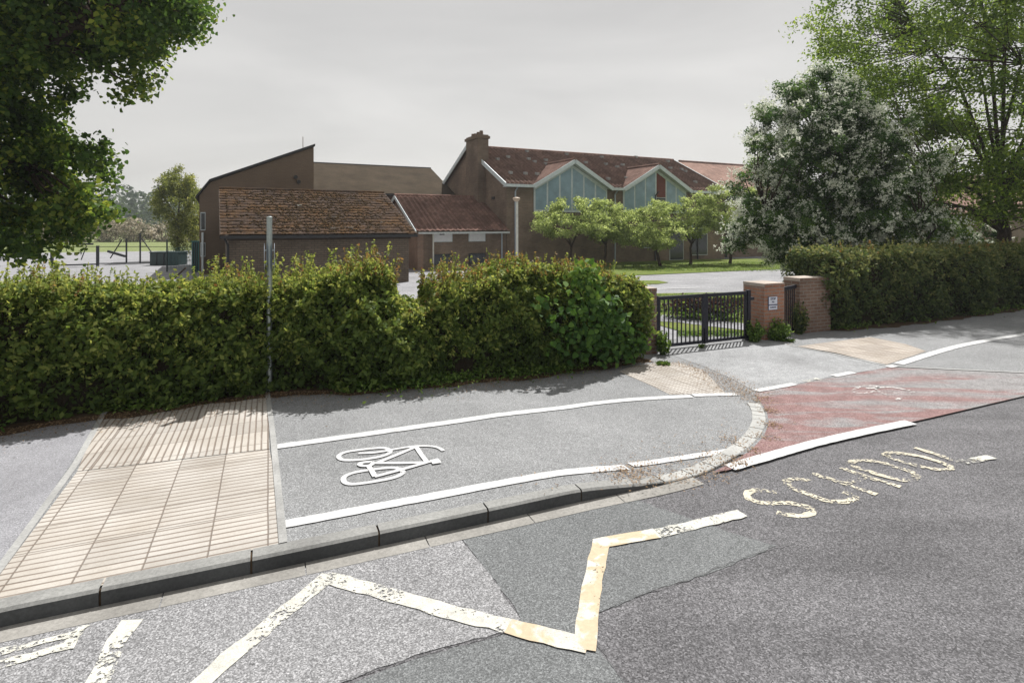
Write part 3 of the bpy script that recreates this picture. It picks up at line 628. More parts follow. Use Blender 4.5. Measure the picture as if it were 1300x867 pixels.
    for _ in range(nsp//3):       # side shoots on the front
        l0 = random.uniform(0, L); h0 = float(np.interp(l0, Lx, H)); z0 = random.uniform(.3, .98)*h0; ln = random.uniform(.06, .2)
        q, m_ = at(np.array([l0]), np.array([.03]), np.array([z0])); q = q[0]; d = np.array([-m_[0][0], -m_[0][1], random.uniform(.2, 1.4)]); d /= np.linalg.norm(d); k = 8
        P.append(q+d*np.linspace(0, 1, k)[:, None]*ln+rng.normal(size=(k, 3))*.02)
    obj('twigs', sm, M['twig'], root)['kind'] = 'stuff'
    P = np.concatenate(P); leaves('shoots', P, ls*.75, mat, root, np.tile([0, 0, 1.0], (len(P), 1)), .3, tint=rng.uniform(.55, 1, len(P)))
    if R2: P = np.concatenate(R2); leaves('young_shoots', P, ls*.7, mat_tip, root, np.tile([0, 0, 1.0], (len(P), 1)), .3, tint=rng.uniform(0, 1, len(P)))
    return root
HB = [(-330, 620), (-150, 585), (0, 548), (100, 533), (200, 520), (340, 500), (450, 497), (560, 488), (640, 481), (720, 471), (822, 457)]
hb = [Gp(*p)[:2] for p in HB]
def topz(px, y, d): return CH-(y-HOR)/F*d
tp = []; R_, L_ = resample(hb, .1); tpx = [-330, 0, 60, 150, 230, 290, 340, 400, 440, 480, 500, 510, 545, 556, 575, 620, 660, 720, 760, 800, 830]
tpy = [352, 362, 358, 368, 372, 362, 360, 354, 344, 340, 348, 386, 390, 366, 358, 354, 338, 342, 343, 350, 360]
for q in R_:
    px = 650+F*q[0]/q[1]; tp.append(topz(px, np.interp(px, tpx, tpy), q[1]+.35))
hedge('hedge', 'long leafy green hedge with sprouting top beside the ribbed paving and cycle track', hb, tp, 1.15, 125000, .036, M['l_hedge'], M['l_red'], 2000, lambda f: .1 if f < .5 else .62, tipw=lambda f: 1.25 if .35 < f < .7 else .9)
HB2 = [(1036, 419), (1060, 419), (1130, 414), (1220, 403), (1300, 392), (1500, 371)]
hb2 = [Gp(*p)[:2] for p in HB2]; R_, L_ = resample(hb2, .1)
tp = [topz(650+F*q[0]/q[1], np.interp(650+F*q[0]/q[1], [1010, 1040, 1120, 1300, 1500], [336, 320, 318, 314, 306]), q[1]+.35) for q in R_]
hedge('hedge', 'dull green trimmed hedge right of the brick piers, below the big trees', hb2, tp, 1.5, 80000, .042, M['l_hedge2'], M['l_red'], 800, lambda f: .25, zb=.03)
# ground cover along hedge foot + leaf mould
def foot(base, off, w):
    R, L = resample([np.array(b) for b in base], .15); return R, L
for nm, hbx, z0, mt in (('hedge_foot_soil', hb, 0, M['soil']), ('hedge_foot_soil', hb2, 0, M['soil'])):
    R, L = resample(hbx, .12); mb = MB(); v = []
    for q in R: 
        w = .16+.05*math.sin(q[0]*5)+.03*math.sin(q[0]*13+1); a = q-Wv*w; v += [(*a, hk(sr(a)[0])+.007), (*(q+Wv*.5), hk(sr(q)[0])+.007)]
    mb.add(v, [(2*k, 2*k+2, 2*k+3, 2*k+1) for k in range(len(R)-1)]); struct(obj(nm, mb, mt))
def foot_leaves(base, n, h, ls, spread=.16):
    R, L = resample(base, .05); k = rng.integers(0, len(R), n); cl = np.maximum(0, np.sin(k*.11)+np.sin(k*.047+1)+.6)
    keep = rng.uniform(0, 2.2, n) < cl; k = k[keep]; q = R[k]-Wv*(rng.exponential(.7, (len(k), 1))*spread-.12)+U*rng.uniform(-.04, .04, (len(k), 1))
    z = np.array([hk(sr(a)[0]) for a in q])+rng.uniform(.01, h, len(k)); return np.concatenate([q, z[:, None]], 1)
P = foot_leaves(hb, 15000, .16, .03); tag(leaves('undergrowth', P, .028, M['l_weed'], None, np.tile([0, 0, 1.0], (len(P), 1)), 1.0), 'low green ground cover along the foot of the long hedge', 'ground cover', kind='stuff')
P = foot_leaves(hb2, 5000, .14, .03, .12); tag(leaves('undergrowth', P, .032, M['l_weed'], None, np.tile([0, 0, 1.0], (len(P), 1)), 1.0), 'low weeds along the foot of the right hedge', 'ground cover', kind='stuff')
R, _ = resample(hb, .05); k = rng.integers(0, len(R), 9000); q = R[k]-Wv*(rng.exponential(.16, (9000, 1))-.05)+U*rng.uniform(-.04, .04, (9000, 1)); z = np.array([hk(sr(a)[0]) for a in q])+.014
P = np.concatenate([q, z[:, None]], 1); tag(leaves('fallen_leaves', P, .013, M['l_dead'], None, np.tile([0, 0, 1.0], (len(P), 1)), 2.5, .4), 'brown fallen leaves scattered along the foot of the long hedge', 'leaf litter', kind='stuff')
# climber on hedge
root = thing('climbing_plant', 'broad leaved bright green climber growing over the gate end of the long hedge', 'plant', (*Gp(760, 465)[:2], 0))
o0 = np.array([*Gp(760, 465)[:2], 0]); P = []
for (px, py, r, n_) in [(738, 345, 7, 90), (752, 352, 8, 110), (735, 362, 9, 110), (748, 378, 10, 120), (765, 385, 10, 130), (735, 395, 10, 90), (760, 402, 12, 130), (780, 405, 11, 130), (795, 425, 12, 130), (775, 425, 14, 150), (745, 425, 14, 140), (720, 440, 12, 90), (760, 447, 14, 160), (790, 448, 12, 130), (812, 440, 8, 70), (705, 408, 8, 40), (690, 385, 7, 35)]:
    for _ in range(int(n_*.5)):
        x, y = random.gauss(px, r), random.gauss(py, r*.8); b = np.interp(x, [q[0] for q in HB], [q[1] for q in HB]); d0 = (CH-.1)*F/(b-HOR)-.02+random.uniform(-.10, .08)
        z = CH-(y-HOR)/F*d0
        if .08 < z < 1.95: P.append(np.array([(x-650)/F*d0, d0, z])-o0)
P = np.array(P); leaves('foliage', P, .056, M['l_vine'], root, np.tile([-Wv[0]*.8, -Wv[1]*.8, .7], (len(P), 1)), 1.1, tint=rng.uniform(0, .95, len(P))+np.clip((P[:, 2]-1.2)*.5, -.2, .3), lobes=True)
mb = MB()
for _ in range(9):
    a = P[random.randrange(len(P))]; mb.tube([(random.uniform(-.3, .3), .1, .1), (a[0]*.6, a[1]*.6+.1, a[2]*.5), tuple(a)], [.012, .008, .004], 5, False)
obj('stem', mb, M['twig'], root)
# ------------------------------------------------------------------ weeds
def weed(name, label, px, py, w, h, n, ls, mat='l_weed', cat='plant', group=None, blade=False):
    b = Gp(px, py); root = thing(name, label, cat, tuple(b), 0, group); P = []; mb = MB()
    for _ in range(max(5, n//28)):
        an = random.uniform(0, 6.28); rr = w*math.sqrt(random.random()); tip = np.array([math.cos(an)*rr, math.sin(an)*rr, h*random.uniform(.5, 1)*(1-.35*rr/w)]); st = tip*np.array([.35, .35, 0])
        mb.tube([st, st*.4+tip*.6+np.array([0, 0, .04]), tip], [.006, .004, .002], 4, False); k = 28; t = rng.uniform(.12, 1, (k, 1)); P.append(st*(1-t)+tip*t+rng.normal(size=(k, 3))*w*.11)
    P = np.concatenate(P); P[:, 2] = np.abs(P[:, 2]); obj('stem', mb, M['l_weed'], root); leaves('foliage', P, ls, M[mat], root, np.tile([0, 0, 1.0], (len(P), 1)), .5, .22 if blade else .5); return root
weed('weed_clump', 'bushy green weeds growing against the sign bearing brick pier', 958, 434, .22, .55, 1000, .03)
weed('weed_clump', 'bright green weeds at the front corner of the sign bearing pier', 984, 431, .32, .5, 2000, .03)
weed('weed_clump', 'tall pale weeds growing between the left brick pier and the gate', 842, 450, .16, .62, 800, .03)
weed('ivy_plant', 'dark ivy climbing in front of the rightmost brick pier', 1014, 424, .2, .95, 1000, .035, 'l_hedge2')
weed('grass_tuft', 'small grass tuft at the foot of the two gate leaves', 890, 441, .1, .08, 300, .03, blade=True)
weed('grass_tuft', 'flat green tuft on the pale tactile slabs near the hedge end', 842, 463, .13, .06, 500, .03, blade=True)
weed('grass_tuft', 'green tuft where the driveway meets the pier weeds', 1000, 434, .14, .07, 350, .03, blade=True)
b = G(893, 404); root = thing('garden_shrub', 'low purple and green shrub on the lawn seen through the gate', 'shrub', (*b, 0)); C = rng.normal(size=(2600, 3))*np.array([.42, .25, .10])+np.array([0, 0, .33]); C[:, 2] = np.abs(C[:, 2])
leaves('foliage', C, .05, M['l_redshrub'], root, tint=rng.uniform(0, 1, 2600)); C = rng.normal(size=(1500, 3))*np.array([.5, .28, .1])+np.array([.1, -.1, .2]); leaves('low_leaves', np.abs(C)*np.sign(C+[0, 0, 9]), .05, M['l_weed'], root)
mb = MB(); [mb.tube([(0, 0, 0), (x*1.5, 0, .4)], [.02, .01], 5) for x in (-.3, -.1, .15, .35)]; obj('stem', mb, M['twig'], root)
# ------------------------------------------------------------------ PIERS + GATES + SIGN
def pier(px, py, w, dp, h, mat, label, cop='coping'):
    p = Gp(px, py); root = thing('brick_pier', label, 'brick pier', tuple(p), RA)
    obj('shaft', MB().b2(0, w, 0, dp, -.05, h-.07), M[mat], root, .006)
    m = MB(); n_ = int(w/.078)
    for i in range(n_): m.b2(i*w/n_+.003, (i+1)*w/n_-.003, -.006, dp+.006, h-.068, h+random.uniform(-.004, .003))
    obj('coping', m, M['brick_pier' if mat == 'brick_pier' else 'brick_old'], root, .004); obj('capping', MB().b2(-.004, w+.004, 0, dp, h-.066, h+.006), M['coping'], root)
    return root
DL = np.array([2.825, 11.3]); DR = np.array([5.10, 12.3])
PR = np.array([5.41, 12.3])
pr = pier(970, 435, .59, .59, 1.22, 'brick_pier', 'orange red brick pier carrying the small white notice, right of the gate'); pr.location = (*PR, 0)
pl = pier(818, 457, .25, .45, 1.27, 'brick_old', 'weathered brick pier at the hedge end, left of the gate'); pl.location = (2.56, 10.95, 0)
p3 = pier(1015, 424, 1.0, .45, 1.27, 'brick_old', 'wide weathered brick pier against the right hedge'); p3.location = (6.55, 13.05, 0)
gl = float(np.linalg.norm(DR-DL)); ga = math.atan2(DR[1]-DL[1], DR[0]-DL[0])
gate = thing('metal_gate', 'dark blue black barred double gate closed across the driveway', 'gate', (*DL, .02), ga)
half = gl/2
def leaf(x0, x1, nb):
    f = MB(); f.b2(x0, x1, -.025, .025, .985, 1.055).b2(x0, x1, -.025, .025, .045, .105)
    f.b2(x0, x0+.05, -.024, .024, .107, .983).b2(x1-.05, x1, -.024, .024, .107, .983); o = obj('gate_leaf', f, M['gate'], gate, .004)
    for i in range(nb):
        x = x0+.05+(x1-x0-.1)*(i+1)/(nb+1); c = obj('bar', MB().b2(x-.0105, x+.0105, -.0105, .0105, .1055, .9845), M['gate'], o)
leaf(.06, half-.012, 9); leaf(half+.012, gl-.10, 10)
obj('stile', MB().b2(half-.07, half+.07, -.034, -.026, .04, 1.06), M['gate'], gate)
obj('gate_post', MB().b2(gl-.09, gl-.01, -.04, .04, -.02, 1.08), M['gate'], gate); obj('gate_post', MB().b2(-.04, .045, -.04, .04, -.02, 1.07), M['gate'], gate)
obj('hinge', MB().b2(gl-.02, gl+.10, -.03, .03, .86, .92), M['gate'], gate); obj('drop_bolt', MB().tube([(half-.03, -.045, .0), (half-.03, -.045, .35)], .01), M['gate'], gate)
# side gate
A = np.array([5.97, 12.62]); B = np.array([6.56, 13.2]); a2 = math.atan2(B[1]-A[1], B[0]-A[0]); l2 = float(np.linalg.norm(B-A))
sg = thing('side_gate', 'narrow dark barred pedestrian gate between the two right brick piers', 'gate', (*A, .02), a2)
o = obj('frame', MB().b2(0, l2, -.02, .02, 1.02, 1.10).b2(0, l2, -.02, .02, .06, .11).b2(0, .05, -.019, .019, .112, 1.018).b2(l2-.05, l2, -.019, .019, .112, 1.018), M['gate'], sg)
for i in range(5): x = .05+(l2-.1)*(i+1)/6; obj('bar', MB().b2(x-.01, x+.01, -.01, .01, .1105, 1.0195), M['gate'], sg)
# notice
ns_ = thing('notice_sign', 'small white notice with navy lettering on the orange brick pier', 'sign', (*(PR+U*.235-Wv*.012), .80), RA)
obj('board', MB().b2(-.13, .13, -.004, .008, -.145, .145), M['ink'], ns_); obj('face', MB().b2(-.122, .122, -.008, -.0045, -.137, .137), M['signface'], ns_)
def text(body, size, loc, parent, mat, name='lettering', bold=0):
    c = bpy.data.curves.new(name, 'FONT'); c.body = body; c.size = size; c.align_x = 'CENTER'; c.align_y = 'CENTER'; c.extrude = .0015; c.offset = bold
    o = bpy.data.objects.new(name, c); COL.objects.link(o); dg = bpy.context.evaluated_depsgraph_get(); me = bpy.data.meshes.new_from_object(o.evaluated_get(dg)); bpy.data.objects.remove(o)
    me.materials.clear(); me.materials.append(mat); q = bpy.data.objects.new(name, me); link(q, parent); q.location = loc; q.rotation_euler = (rad(90), 0, 0); return q
for body, size, z, bo in (('STOP', .062, .093, .002), ('No', .052, .03, .001), ('UNAUTHORISED', .034, -.035, .0015), ('PARKING', .042, -.090, .001)): text(body, size, (0, -.0102, z), ns_, M['ink'], bold=bo)
# ------------------------------------------------------------------ SIGN POLE
pp = np.array([(342-650)/F*8.2, 8.2]); sp = thing('sign_pole', 'grey galvanised pole standing in the long hedge with two edge on plates', 'sign pole', (*pp, .05), 0)
obj('pole', MB().tube([(0, 0, 0), (0, 0, 2.54)], .038, 20), M['galv'], sp, smooth=False); obj('cap', MB().tube([(0, 0, 2.54), (0, 0, 2.555), (0, 0, 2.565)], [.041, .041, .02], 20), M['galv'], sp)
va = math.atan2(pp[1], pp[0])
for sgn, mt in ((-1, 'poleblue'), (1, 'signblue')):
    m = MB(); n_ = 28; cx, cy = -math.sin(va)*(-sgn)*.064, math.cos(va)*(-sgn)*.064
    ring = [(cx+math.cos(va)*.2*math.cos(t), cy+math.sin(va)*.2*math.cos(t), 1.98+.2*math.sin(t)) for t in np.linspace(0, 2*math.pi, n_, endpoint=False)]
    o = obj('sign_plate', MB().prism(ring, (-math.sin(va)*(-sgn)*.004, math.cos(va)*(-sgn)*.004, 0)), M['poleblue'], sp)
    for z in (1.88, 2.08): obj('bracket', MB().beam((cx*.5, cy*.5, z), (cx*.98, cy*.98, z), .03, .025), M['galv'], sp)
# ------------------------------------------------------------------ LAMP POST
dl = 24.0; lp = thing('lamp_post', 'slim cream lamp post with mushroom head in front of the brown brick wall', 'lamp post', ((656.5-650)/F*dl, dl, 0), 0)
obj('pole', MB().tube([(0, 0, 0), (0, 0, 3.45)], [.055, .045], 14), M['lampwhite'], lp); obj('base', MB().tube([(0, 0, 0), (0, 0, .7)], .075, 14), M['lampwhite'], lp)
obj('lamp_head', MB().tube([(-.03, 0, 3.45), (-.03, 0, 3.50), (-.03, 0, 3.58), (-.03, 0, 3.62), (-.03, 0, 3.64)], [.06, .12, .17, .12, .02], 20), M['lamphead'], lp, smooth=True)
# ------------------------------------------------------------------ BUILDINGS (local x along front, y away)
BA = math.atan2(.461, .887)
def corr(name, x0, x1, y0, z0, y1, z1, mat, parent, pitch=.30, amp=.05, row=.34, flat=False):
    nx = int((x1-x0)/pitch*(6 if not flat else 1)); ln = math.hypot(y1-y0, z1-z0); nr = max(1 if row > 5 else 2, int(ln/row)); mb = MB(); ny = (-(z1-z0)/ln, (y1-y0)/ln)
    if y1 < y0: ny = (-(z1-z0)/ln*-1, -(y1-y0)/ln); ny = (-(z1-z0)/ln*-1 if False else (z1-z0)/ln, -(y1-y0)/ln)
    X = np.linspace(x0, x1, nx+1); vs = []; m = nx+1
    for r in range(nr):
        for t, lift in ((r/nr, .03), ((r+1)/nr, .002)):
            for x in X:
                wv = amp*(math.sin(2*math.pi*x/pitch)) if not flat else random.uniform(-amp, amp)
                h = lift+wv+.02; vs.append((x, y0+(y1-y0)*t+ny[0]*h, z0+(z1-z0)*t+ny[1]*h))
    fs = [(a*m+i, a*m+i+1, (a+1)*m+i+1, (a+1)*m+i) for a in range(nr*2-1) for i in range(nx)]
    mb.add(vs, fs); return obj(name, mb, mat, parent, smooth=not flat)
# --- main house
HN = (-.32, 33.8)
hs = thing('brick_house', 'brown brick building with tall chimney, red tiled roof and two glazed blue gables', 'building', (*HN, 0), BA)
Wd, Ln, EV, RG = 11.0, 17.9, 5.0, 7.72; sl_ = (RG-EV)/(Wd/2)
m = MB(); m.prism([(0, 0, -.1), (0, Wd, -.1), (0, Wd, EV), (0, Wd/2, RG-.08), (0, 0, EV)], (Ln, 0, 0)); obj('wall', m, M['brick'], hs)
rf = corr('roof', -.22, Ln+.2, .0, EV, Wd/2, RG, M['tile_red'], hs)
for xa_, xb_ in ((-.22, 1.7), (7.4, 8.45), (14.25, Ln+.2)): corr('roof_eave', xa_, xb_, -.35, EV-.35*sl_, 0.0, EV, M['tile_red'], hs)
if True: corr('roof', -.22, Ln+.2, Wd+.35, EV-.35*sl_, Wd/2, RG, M['tile_red'], hs)
obj('ridge_tiles', MB().tube([(-.24, Wd/2, RG+.02), (Ln+.22, Wd/2, RG+.02)], .13, 8), M['tile_red'], hs)
for (a, b_) in (((-.24, -.35, EV-.35*sl_-.02), (-.24, Wd/2, RG-.02)), ((-.24, Wd+.35, EV-.35*sl_-.02), (-.24, Wd/2, RG-.02)), ((Ln+.22, -.35, EV-.35*sl_-.02), (Ln+.22, Wd/2, RG-.02))):
    obj('bargeboard', MB().beam(a, b_, .05, .26), M['white'], hs)
for x0, x1 in ((-.24, 1.6), (7.5, 8.35), (14.4, Ln+.2)): obj('gutter', MB().b2(x0, x1, -.47, -.33, EV-.30, EV-.14), M['white'], hs); obj('soffit', MB().b2(x0, x1, -.33, .02, EV-.30, EV-.26), M['greywhite'], hs)
def dormer(xa, xb, red=None):
    xm = (xa+xb)/2; zr = 6.46; hw = (xb-xa)/2; k = (zr-EV+.08)/hw; ze = EV-.08
    for sgn in (-1, 1):
        Y = np.linspace(-.42, 2.9, 80); mb = MB(); vs = []; Q = 14
        for y in Y:
            mz = EV+sl_*y; dx = hw+.1 if y < .0 else max(.02, (zr-mz)/k)
            for q in range(Q+1): d = min(dx, hw+.1)*q/Q; vs.append((xm+sgn*d, y, zr-k*d+.05+.03*math.sin(2*math.pi*y/.25)))
        mb.add(vs, [(a*(Q+1)+q, (a+1)*(Q+1)+q, (a+1)*(Q+1)+q+1, a*(Q+1)+q+1) for a in range(len(Y)-1) for q in range(Q)]); obj('dormer_roof', mb, M['tile_red_side'], hs, smooth=True)
        obj('bargeboard', MB().beam((xm+sgn*(hw+.14), -.44, ze-.16), (xm, -.44, zr-.05), .06, .24), M['white'], hs)
        obj('soffit', MB().beam((xm+sgn*(hw+.05), -.22, ze-.17), (xm, -.22, zr-.14), .40, .03), M['greywhite'], hs)
    obj('ridge_tiles', MB().tube([(xm, -.44, zr+.07), (xm, 2.95, zr+.07)], .10, 8), M['tile_red'], hs)
    w = MB().prism([(xa+.08, -.06, 3.25), (xb-.08, -.06, 3.25), (xb-.08, -.06, ze-.12), (xm, -.06, zr-.2), (xa+.08, -.06, ze-.12)], (0, .1, 0))
    wf = obj('gable_window', w, M['white'], hs); n_ = 6; wd_ = (xb-xa-.24)/n_
    for i in range(n_):
        a = xa+.12+i*wd_+.06; b_ = a+wd_-.12; zt = lambda x: zr-.42-k*abs(x-xm)
        top = [(b_, -.075, zt(b_)), (a, -.075, zt(a))]
        if red == i:
            obj('pane', MB().prism([(a, -.075, 3.4), (b_, -.075, 3.4), (b_, -.075, 4.3), (a, -.075, 4.3)], (0, .012, 0)), M['dark'], wf)
            obj('curtain', MB().prism([(a, -.075, 4.34), (b_, -.075, 4.34)]+top, (0, .012, 0)), M['dark_red'], wf)
        else: obj('pane', MB().prism([(a, -.075, 3.4), (b_, -.075, 3.4)]+top, (0, .012, 0)), M['panel'], wf)
dormer(1.75, 7.35); dormer(8.5, 14.2, 3)
# chimney: sub parts
ch = obj('chimney', MB().b2(-.5, .23, 3.0, 4.93, 0, 7.95), M['brick'], hs)
obj('cap', MB().b2(-.58, .31, 2.92, 5.01, 7.951, 8.12).b2(-.50, .23, 3.0, 4.93, 8.121, 8.2), M['brick_hall'], ch)
for y, h in ((3.3, .28), (3.75, .25), (4.2, .22), (4.6, .25)): obj('chimney_pot', MB().tube([(-.14, y, 8.2), (-.14, y, 8.2+h)], [.13, .11], 12), M['brick_hall'], ch)
# vents on roof
for (px, py) in [(631.5, 204), (645, 201), (648, 221.5), (669, 194), (671, 203.5), (678.5, 207), (667, 222.5), (693, 205), (693, 210), (682, 223), (719.5, 197.5), (743.7, 208), (764, 201), (769, 210), (772, 229), (790.5, 211), (807, 201), (783.5, 213.5), (800, 215.5), (795, 228), (851, 215), (865, 216.5), (870, 219), (848, 206.5), (882.5, 233)]:
    kx = (px-650)/F; best = None      # solve on front slope
    c, s_ = math.cos(BA), math.sin(BA)
    for y in np.linspace(0, Wd/2, 200):
        # world = HN + R(x,y); px fixes x
        x = (kx*(HN[1]+y*c)-HN[0]+y*s_)/(c-kx*s_); d = HN[1]+x*s_+y*c; pyy = HOR-(EV+sl_*y-CH)/d*F
        if best is None or abs(pyy-py) < best[0]: best = (abs(pyy-py), x, y)
    _, x, y = best
    obj('roof_vent', MB().prism([(x-.10, y-.13, EV+sl_*y+.0), (x-.10, y+.14, EV+sl_*y+.08), (x-.10, y+.10, EV+sl_*y+.2), (x-.10, y-.13, EV+sl_*y+.17)], (.2, 0, 0)), M['edging'], hs)
for x, mt in ((.55, 'poleblue'), (7.9, 'poleblue'), (11.3, 'gutter'), (15.2, 'gutter')): obj('drainpipe', MB().tube([(x, -.07, 0), (x, -.07, EV-.55), (x, -.38, EV-.3)], .05, 10), M[mt], hs)
for x0, x1, z0, z1, mt in ((10.2, 11.2, .9, 2.5, 'dark'), (12.6, 13.9, 0, 2.2, 'dark'), (14.6, 16.2, 1.9, 2.9, 'panel'), (14.6, 16.2, .3, 1.85, 'dark')):
    f = obj('window', MB().b2(x0, x1, -.03, .02, z0, z1), M['greywhite'], hs); obj('pane', MB().b2(x0+.06, x1-.06, -.045, -.031, z0+.06, z1-.06), M[mt], f)
obj('alarm_box', MB().b2(-.04, -.005, 1.6, 2.0, 4.05, 4.2), M['gutter'], hs)
# --- annex (to the left of house gable)
an = thing('annex', 'low brick annex with pinkish pantile roof and two white blinds', 'building', (*HN, 0), BA)
AL, AD, AE, AR = 5.45, 7.5, 2.34, 4.22; ak = (AR-AE)/3.75
obj('wall', MB().b2(-AL+.35, -.03, .02, AD, -.1, AE-.02), M['brick'], an)
obj('gable_wall', MB().prism([(-AL, 0, -.1), (-AL, AD, -.1), (-AL, AD, AE), (-AL, AD/2, AR-.1), (-AL, 0, AE)], (.34, 0, 0)), M['brick_warm'], an)
obj('gable_fill', MB().prism([(-AL+.341, AD, AE-.019), (-AL+.341, AD/2, AR-.12), (-AL+.341, .1, AE-.019)], (AL-.38, 0, 0)), M['brick'], an)
corr('roof', -AL-.2, -.02, -.42, AE-.42*ak, AD/2, AR, M['tile_annex'], an, amp=.03, row=.3); corr('roof', -AL-.2, -.02, AD+.3, AE-.3*ak, AD/2, AR, M['tile_annex'], an)
obj('ridge_tiles', MB().tube([(-AL-.22, AD/2, AR+.03), (-.02, AD/2, AR+.03)], .11, 8), M['tile_annex'], an)
obj('bargeboard', MB().beam((-AL-.22, -.42, AE-.42*ak-.06), (-AL-.22, AD/2, AR-.06), .05, .18), M['white'], an)
obj('bargeboard', MB().beam((-AL-.22, AD+.3, AE-.3*ak-.06), (-AL-.22, AD/2, AR-.06), .05, .18), M['white'], an)
obj('gutter', MB().b2(-AL-.1, -.03, -.50, -.40, AE-.36, AE-.26), M['greywhite'], an)
for x0, x1 in ((-4.55, -3.42), (-2.42, -1.38)):
    f = obj('window', MB().b2(x0, x1, -.02, .03, 1.52, 2.08), M['white'], an); obj('blind', MB().b2(x0+.05, x1-.05, -.035, -.021, 1.56, 2.05), M['blind'], f)
    f = obj('window', MB().b2(x0, x1, -.02, .03, .25, .85), M['gutter'], an); obj('pane', MB().b2(x0+.05, x1-.05, -.035, -.021, .3, .8), M['dark'], f)
obj('post', MB().tube([(-4.65, -.3, 0), (-4.65, -.3, AE-.3)], .045, 8), M['lampwhite'], an); obj('drainpipe', MB().tube([(-.35, -.08, 0), (-.35, -.08, AE-.3)], .04, 8), M['poleblue'], an)
obj('wall_lamp', MB().b2(-4.2, -3.98, -.26, -.06, 1.92, 2.06), M['gutter'], an)
# --- shed
SO = (-10.76, 21.76); sh = thing('brick_shed', 'long brick outbuilding under a mossy brown tiled roof behind the hedge', 'outbuilding', (*SO, 0), BA)
SL, SE, SR_, SD = 7.05, 2.2, 4.1, 5.05; sk = (SR_-SE)/SD
obj('wall', MB().prism([(0, 0, -.1), (0, 7.0, -.1), (0, 7.0, 3.3), (0, SD, SR_-.12), (0, 0, SE-.05)], (SL, 0, 0)), M['brick_shed'], sh)
corr('roof', -.28, SL+.25, -.3, SE-.3*sk, SD, SR_, M['tile_moss'], sh, .2, .010, .34, True); corr('roof', -.28, SL+.25, 7.3, 3.2, SD, SR_, M['tile_moss'], sh, .2, .012, .2, True)
obj('ridge_tiles', MB().tube([(-.28, SD, SR_+.0), (SL+.25, SD, SR_+.0)], .11, 7), M['tile_moss'], sh)
obj('gutter', MB().b2(-.3, SL+.27, -.42, -.30, SE-.24, SE-.13), M['gutter'], sh); obj('fascia', MB().b2(-.05, SL+.05, -.12, -.005, SE-.32, SE-.12), M['wood'], sh)
obj('bargeboard', MB().beam((-.28, -.3, SE-.3*sk-.04), (-.28, SD, SR_-.04), .04, .14), M['wood'], sh)
obj('bargeboard', MB().beam((SL+.25, -.3, SE-.3*sk-.04), (SL+.25, SD, SR_-.04), .04, .14), M['wood'], sh)
obj('drainpipe', MB().tube([(-.12, -.36, SE-.25), (-.02, -.08, SE-.5), (-.02, -.08, 0)], .045, 8), M['gutter'], sh)
# lumps and broken tiles on roof
def on_shed(x, y): return (x, y, SE+sk*y+.06)
mb = MB()
for _ in range(1500):
    x, y = random.gauss(SL*.5, SL*.24), random.uniform(-.2, SD-.2); p = on_shed(min(SL, max(0, x)), y); s_ = random.uniform(.015, .05); mb.tube([(p[0], p[1], p[2]-.03), (p[0], p[1], p[2]+s_*.2), (p[0], p[1], p[2]+s_*.6)], [s_*1.5, s_*1.2, s_*.2], 6, False)
obj('moss_lumps', mb, M['moss'], sh)['kind'] = 'stuff'
for x, y, w, d, rz in ((2.9, 2.9, .2, .16, 0), (4.05, 1.5, .05, .9, .25), (4.0, .25, .45, .07, .5), (4.5, .3, .45, .07, -.5), (6.1, .9, .1, .08, 0)):
    obj('pale_scrap', MB().box(on_shed(x, y), (w, d, .05), rz), M['cloth' if w > .15 and d > .1 else 'coping'], sh)
# --- hall with monopitch gable
c_, s_ = math.cos(BA), math.sin(BA)
HO = (SO[0]-s_*8.0, SO[1]+c_*8.0)
hl = thing('school_hall', 'tall dark brick hall with a one sided sloping roof behind the mossy shed', 'building', (*HO, 0), BA)
obj('wall', MB().prism([(-1.13, 0, -.1), (4.27, 0, -.1), (4.27, 0, 6.66), (-.65, 0, 4.6), (-1.13, 0, 3.92)], (0, 9, 0)), M['brick_hall'], hl)
obj('roof', MB().prism([(4.33, -.12, 6.70), (-.66, -.12, 4.64), (-1.3, -.12, 3.78), (-1.3, -.12, 3.88), (-.69, -.12, 4.74), (4.33, -.12, 6.82)], (0, 9.3, 0)), M['gutter'], hl)
for z0, z1 in ((2.2, 3.1), (.9, 1.6)): f = obj('window', MB().b2(-1.08, -.86, -.02, .03, z0, z1), M['white'], hl); obj('pane', MB().b2(-1.05, -.89, -.03, -.021, z0+.05, z1-.05), M['dark'], f)
obj('drainpipe', MB().tube([(-.98, -.07, .1), (-.98, -.07, 2.1)], .05, 8), M['white'], hl)
obj('aerial', MB().tube([(3.8, .6, 6.4), (3.8, .6, 7.25)], .02, 6), M['coping'], hl)
for x, z in ((3.35, 5.0), (3.5, 4.75)): obj('wall_light', MB().tube([(x, -.14, z), (x, -.02, z)], .10, 12), M['gutter'], hl)
# --- long roofed block
LO = (SO[0]-s_*14, SO[1]+c_*14); lb = thing('long_block', 'long low block with a plain brown roof between hall and chimney', 'building', (*LO, 0), BA)
obj('wall', MB().prism([(3, 0, -.1), (3, 10, -.1), (3, 10, 4.6), (3, 5, 6.8), (3, 0, 4.55)], (11.2, 0, 0)), M['brick_hall'], lb)
corr('roof', 2.8, 14.75, -.4, 4.50, 5.0, 6.92, M['tile_felt'], lb, .5, .001, 9, True); corr('roof', 2.8, 14.75, 10.4, 4.5, 5.0, 6.92, M['tile_felt'], lb, .5, .001, 3, True)
obj('gutter', MB().b2(2.8, 14.2, -.52, -.38, 4.40, 4.56), M['gutter'], lb); obj('ridge_cap', MB().tube([(2.8, 5, 6.95), (14.75, 5, 6.95)], .06, 6), M['gutter'], lb)
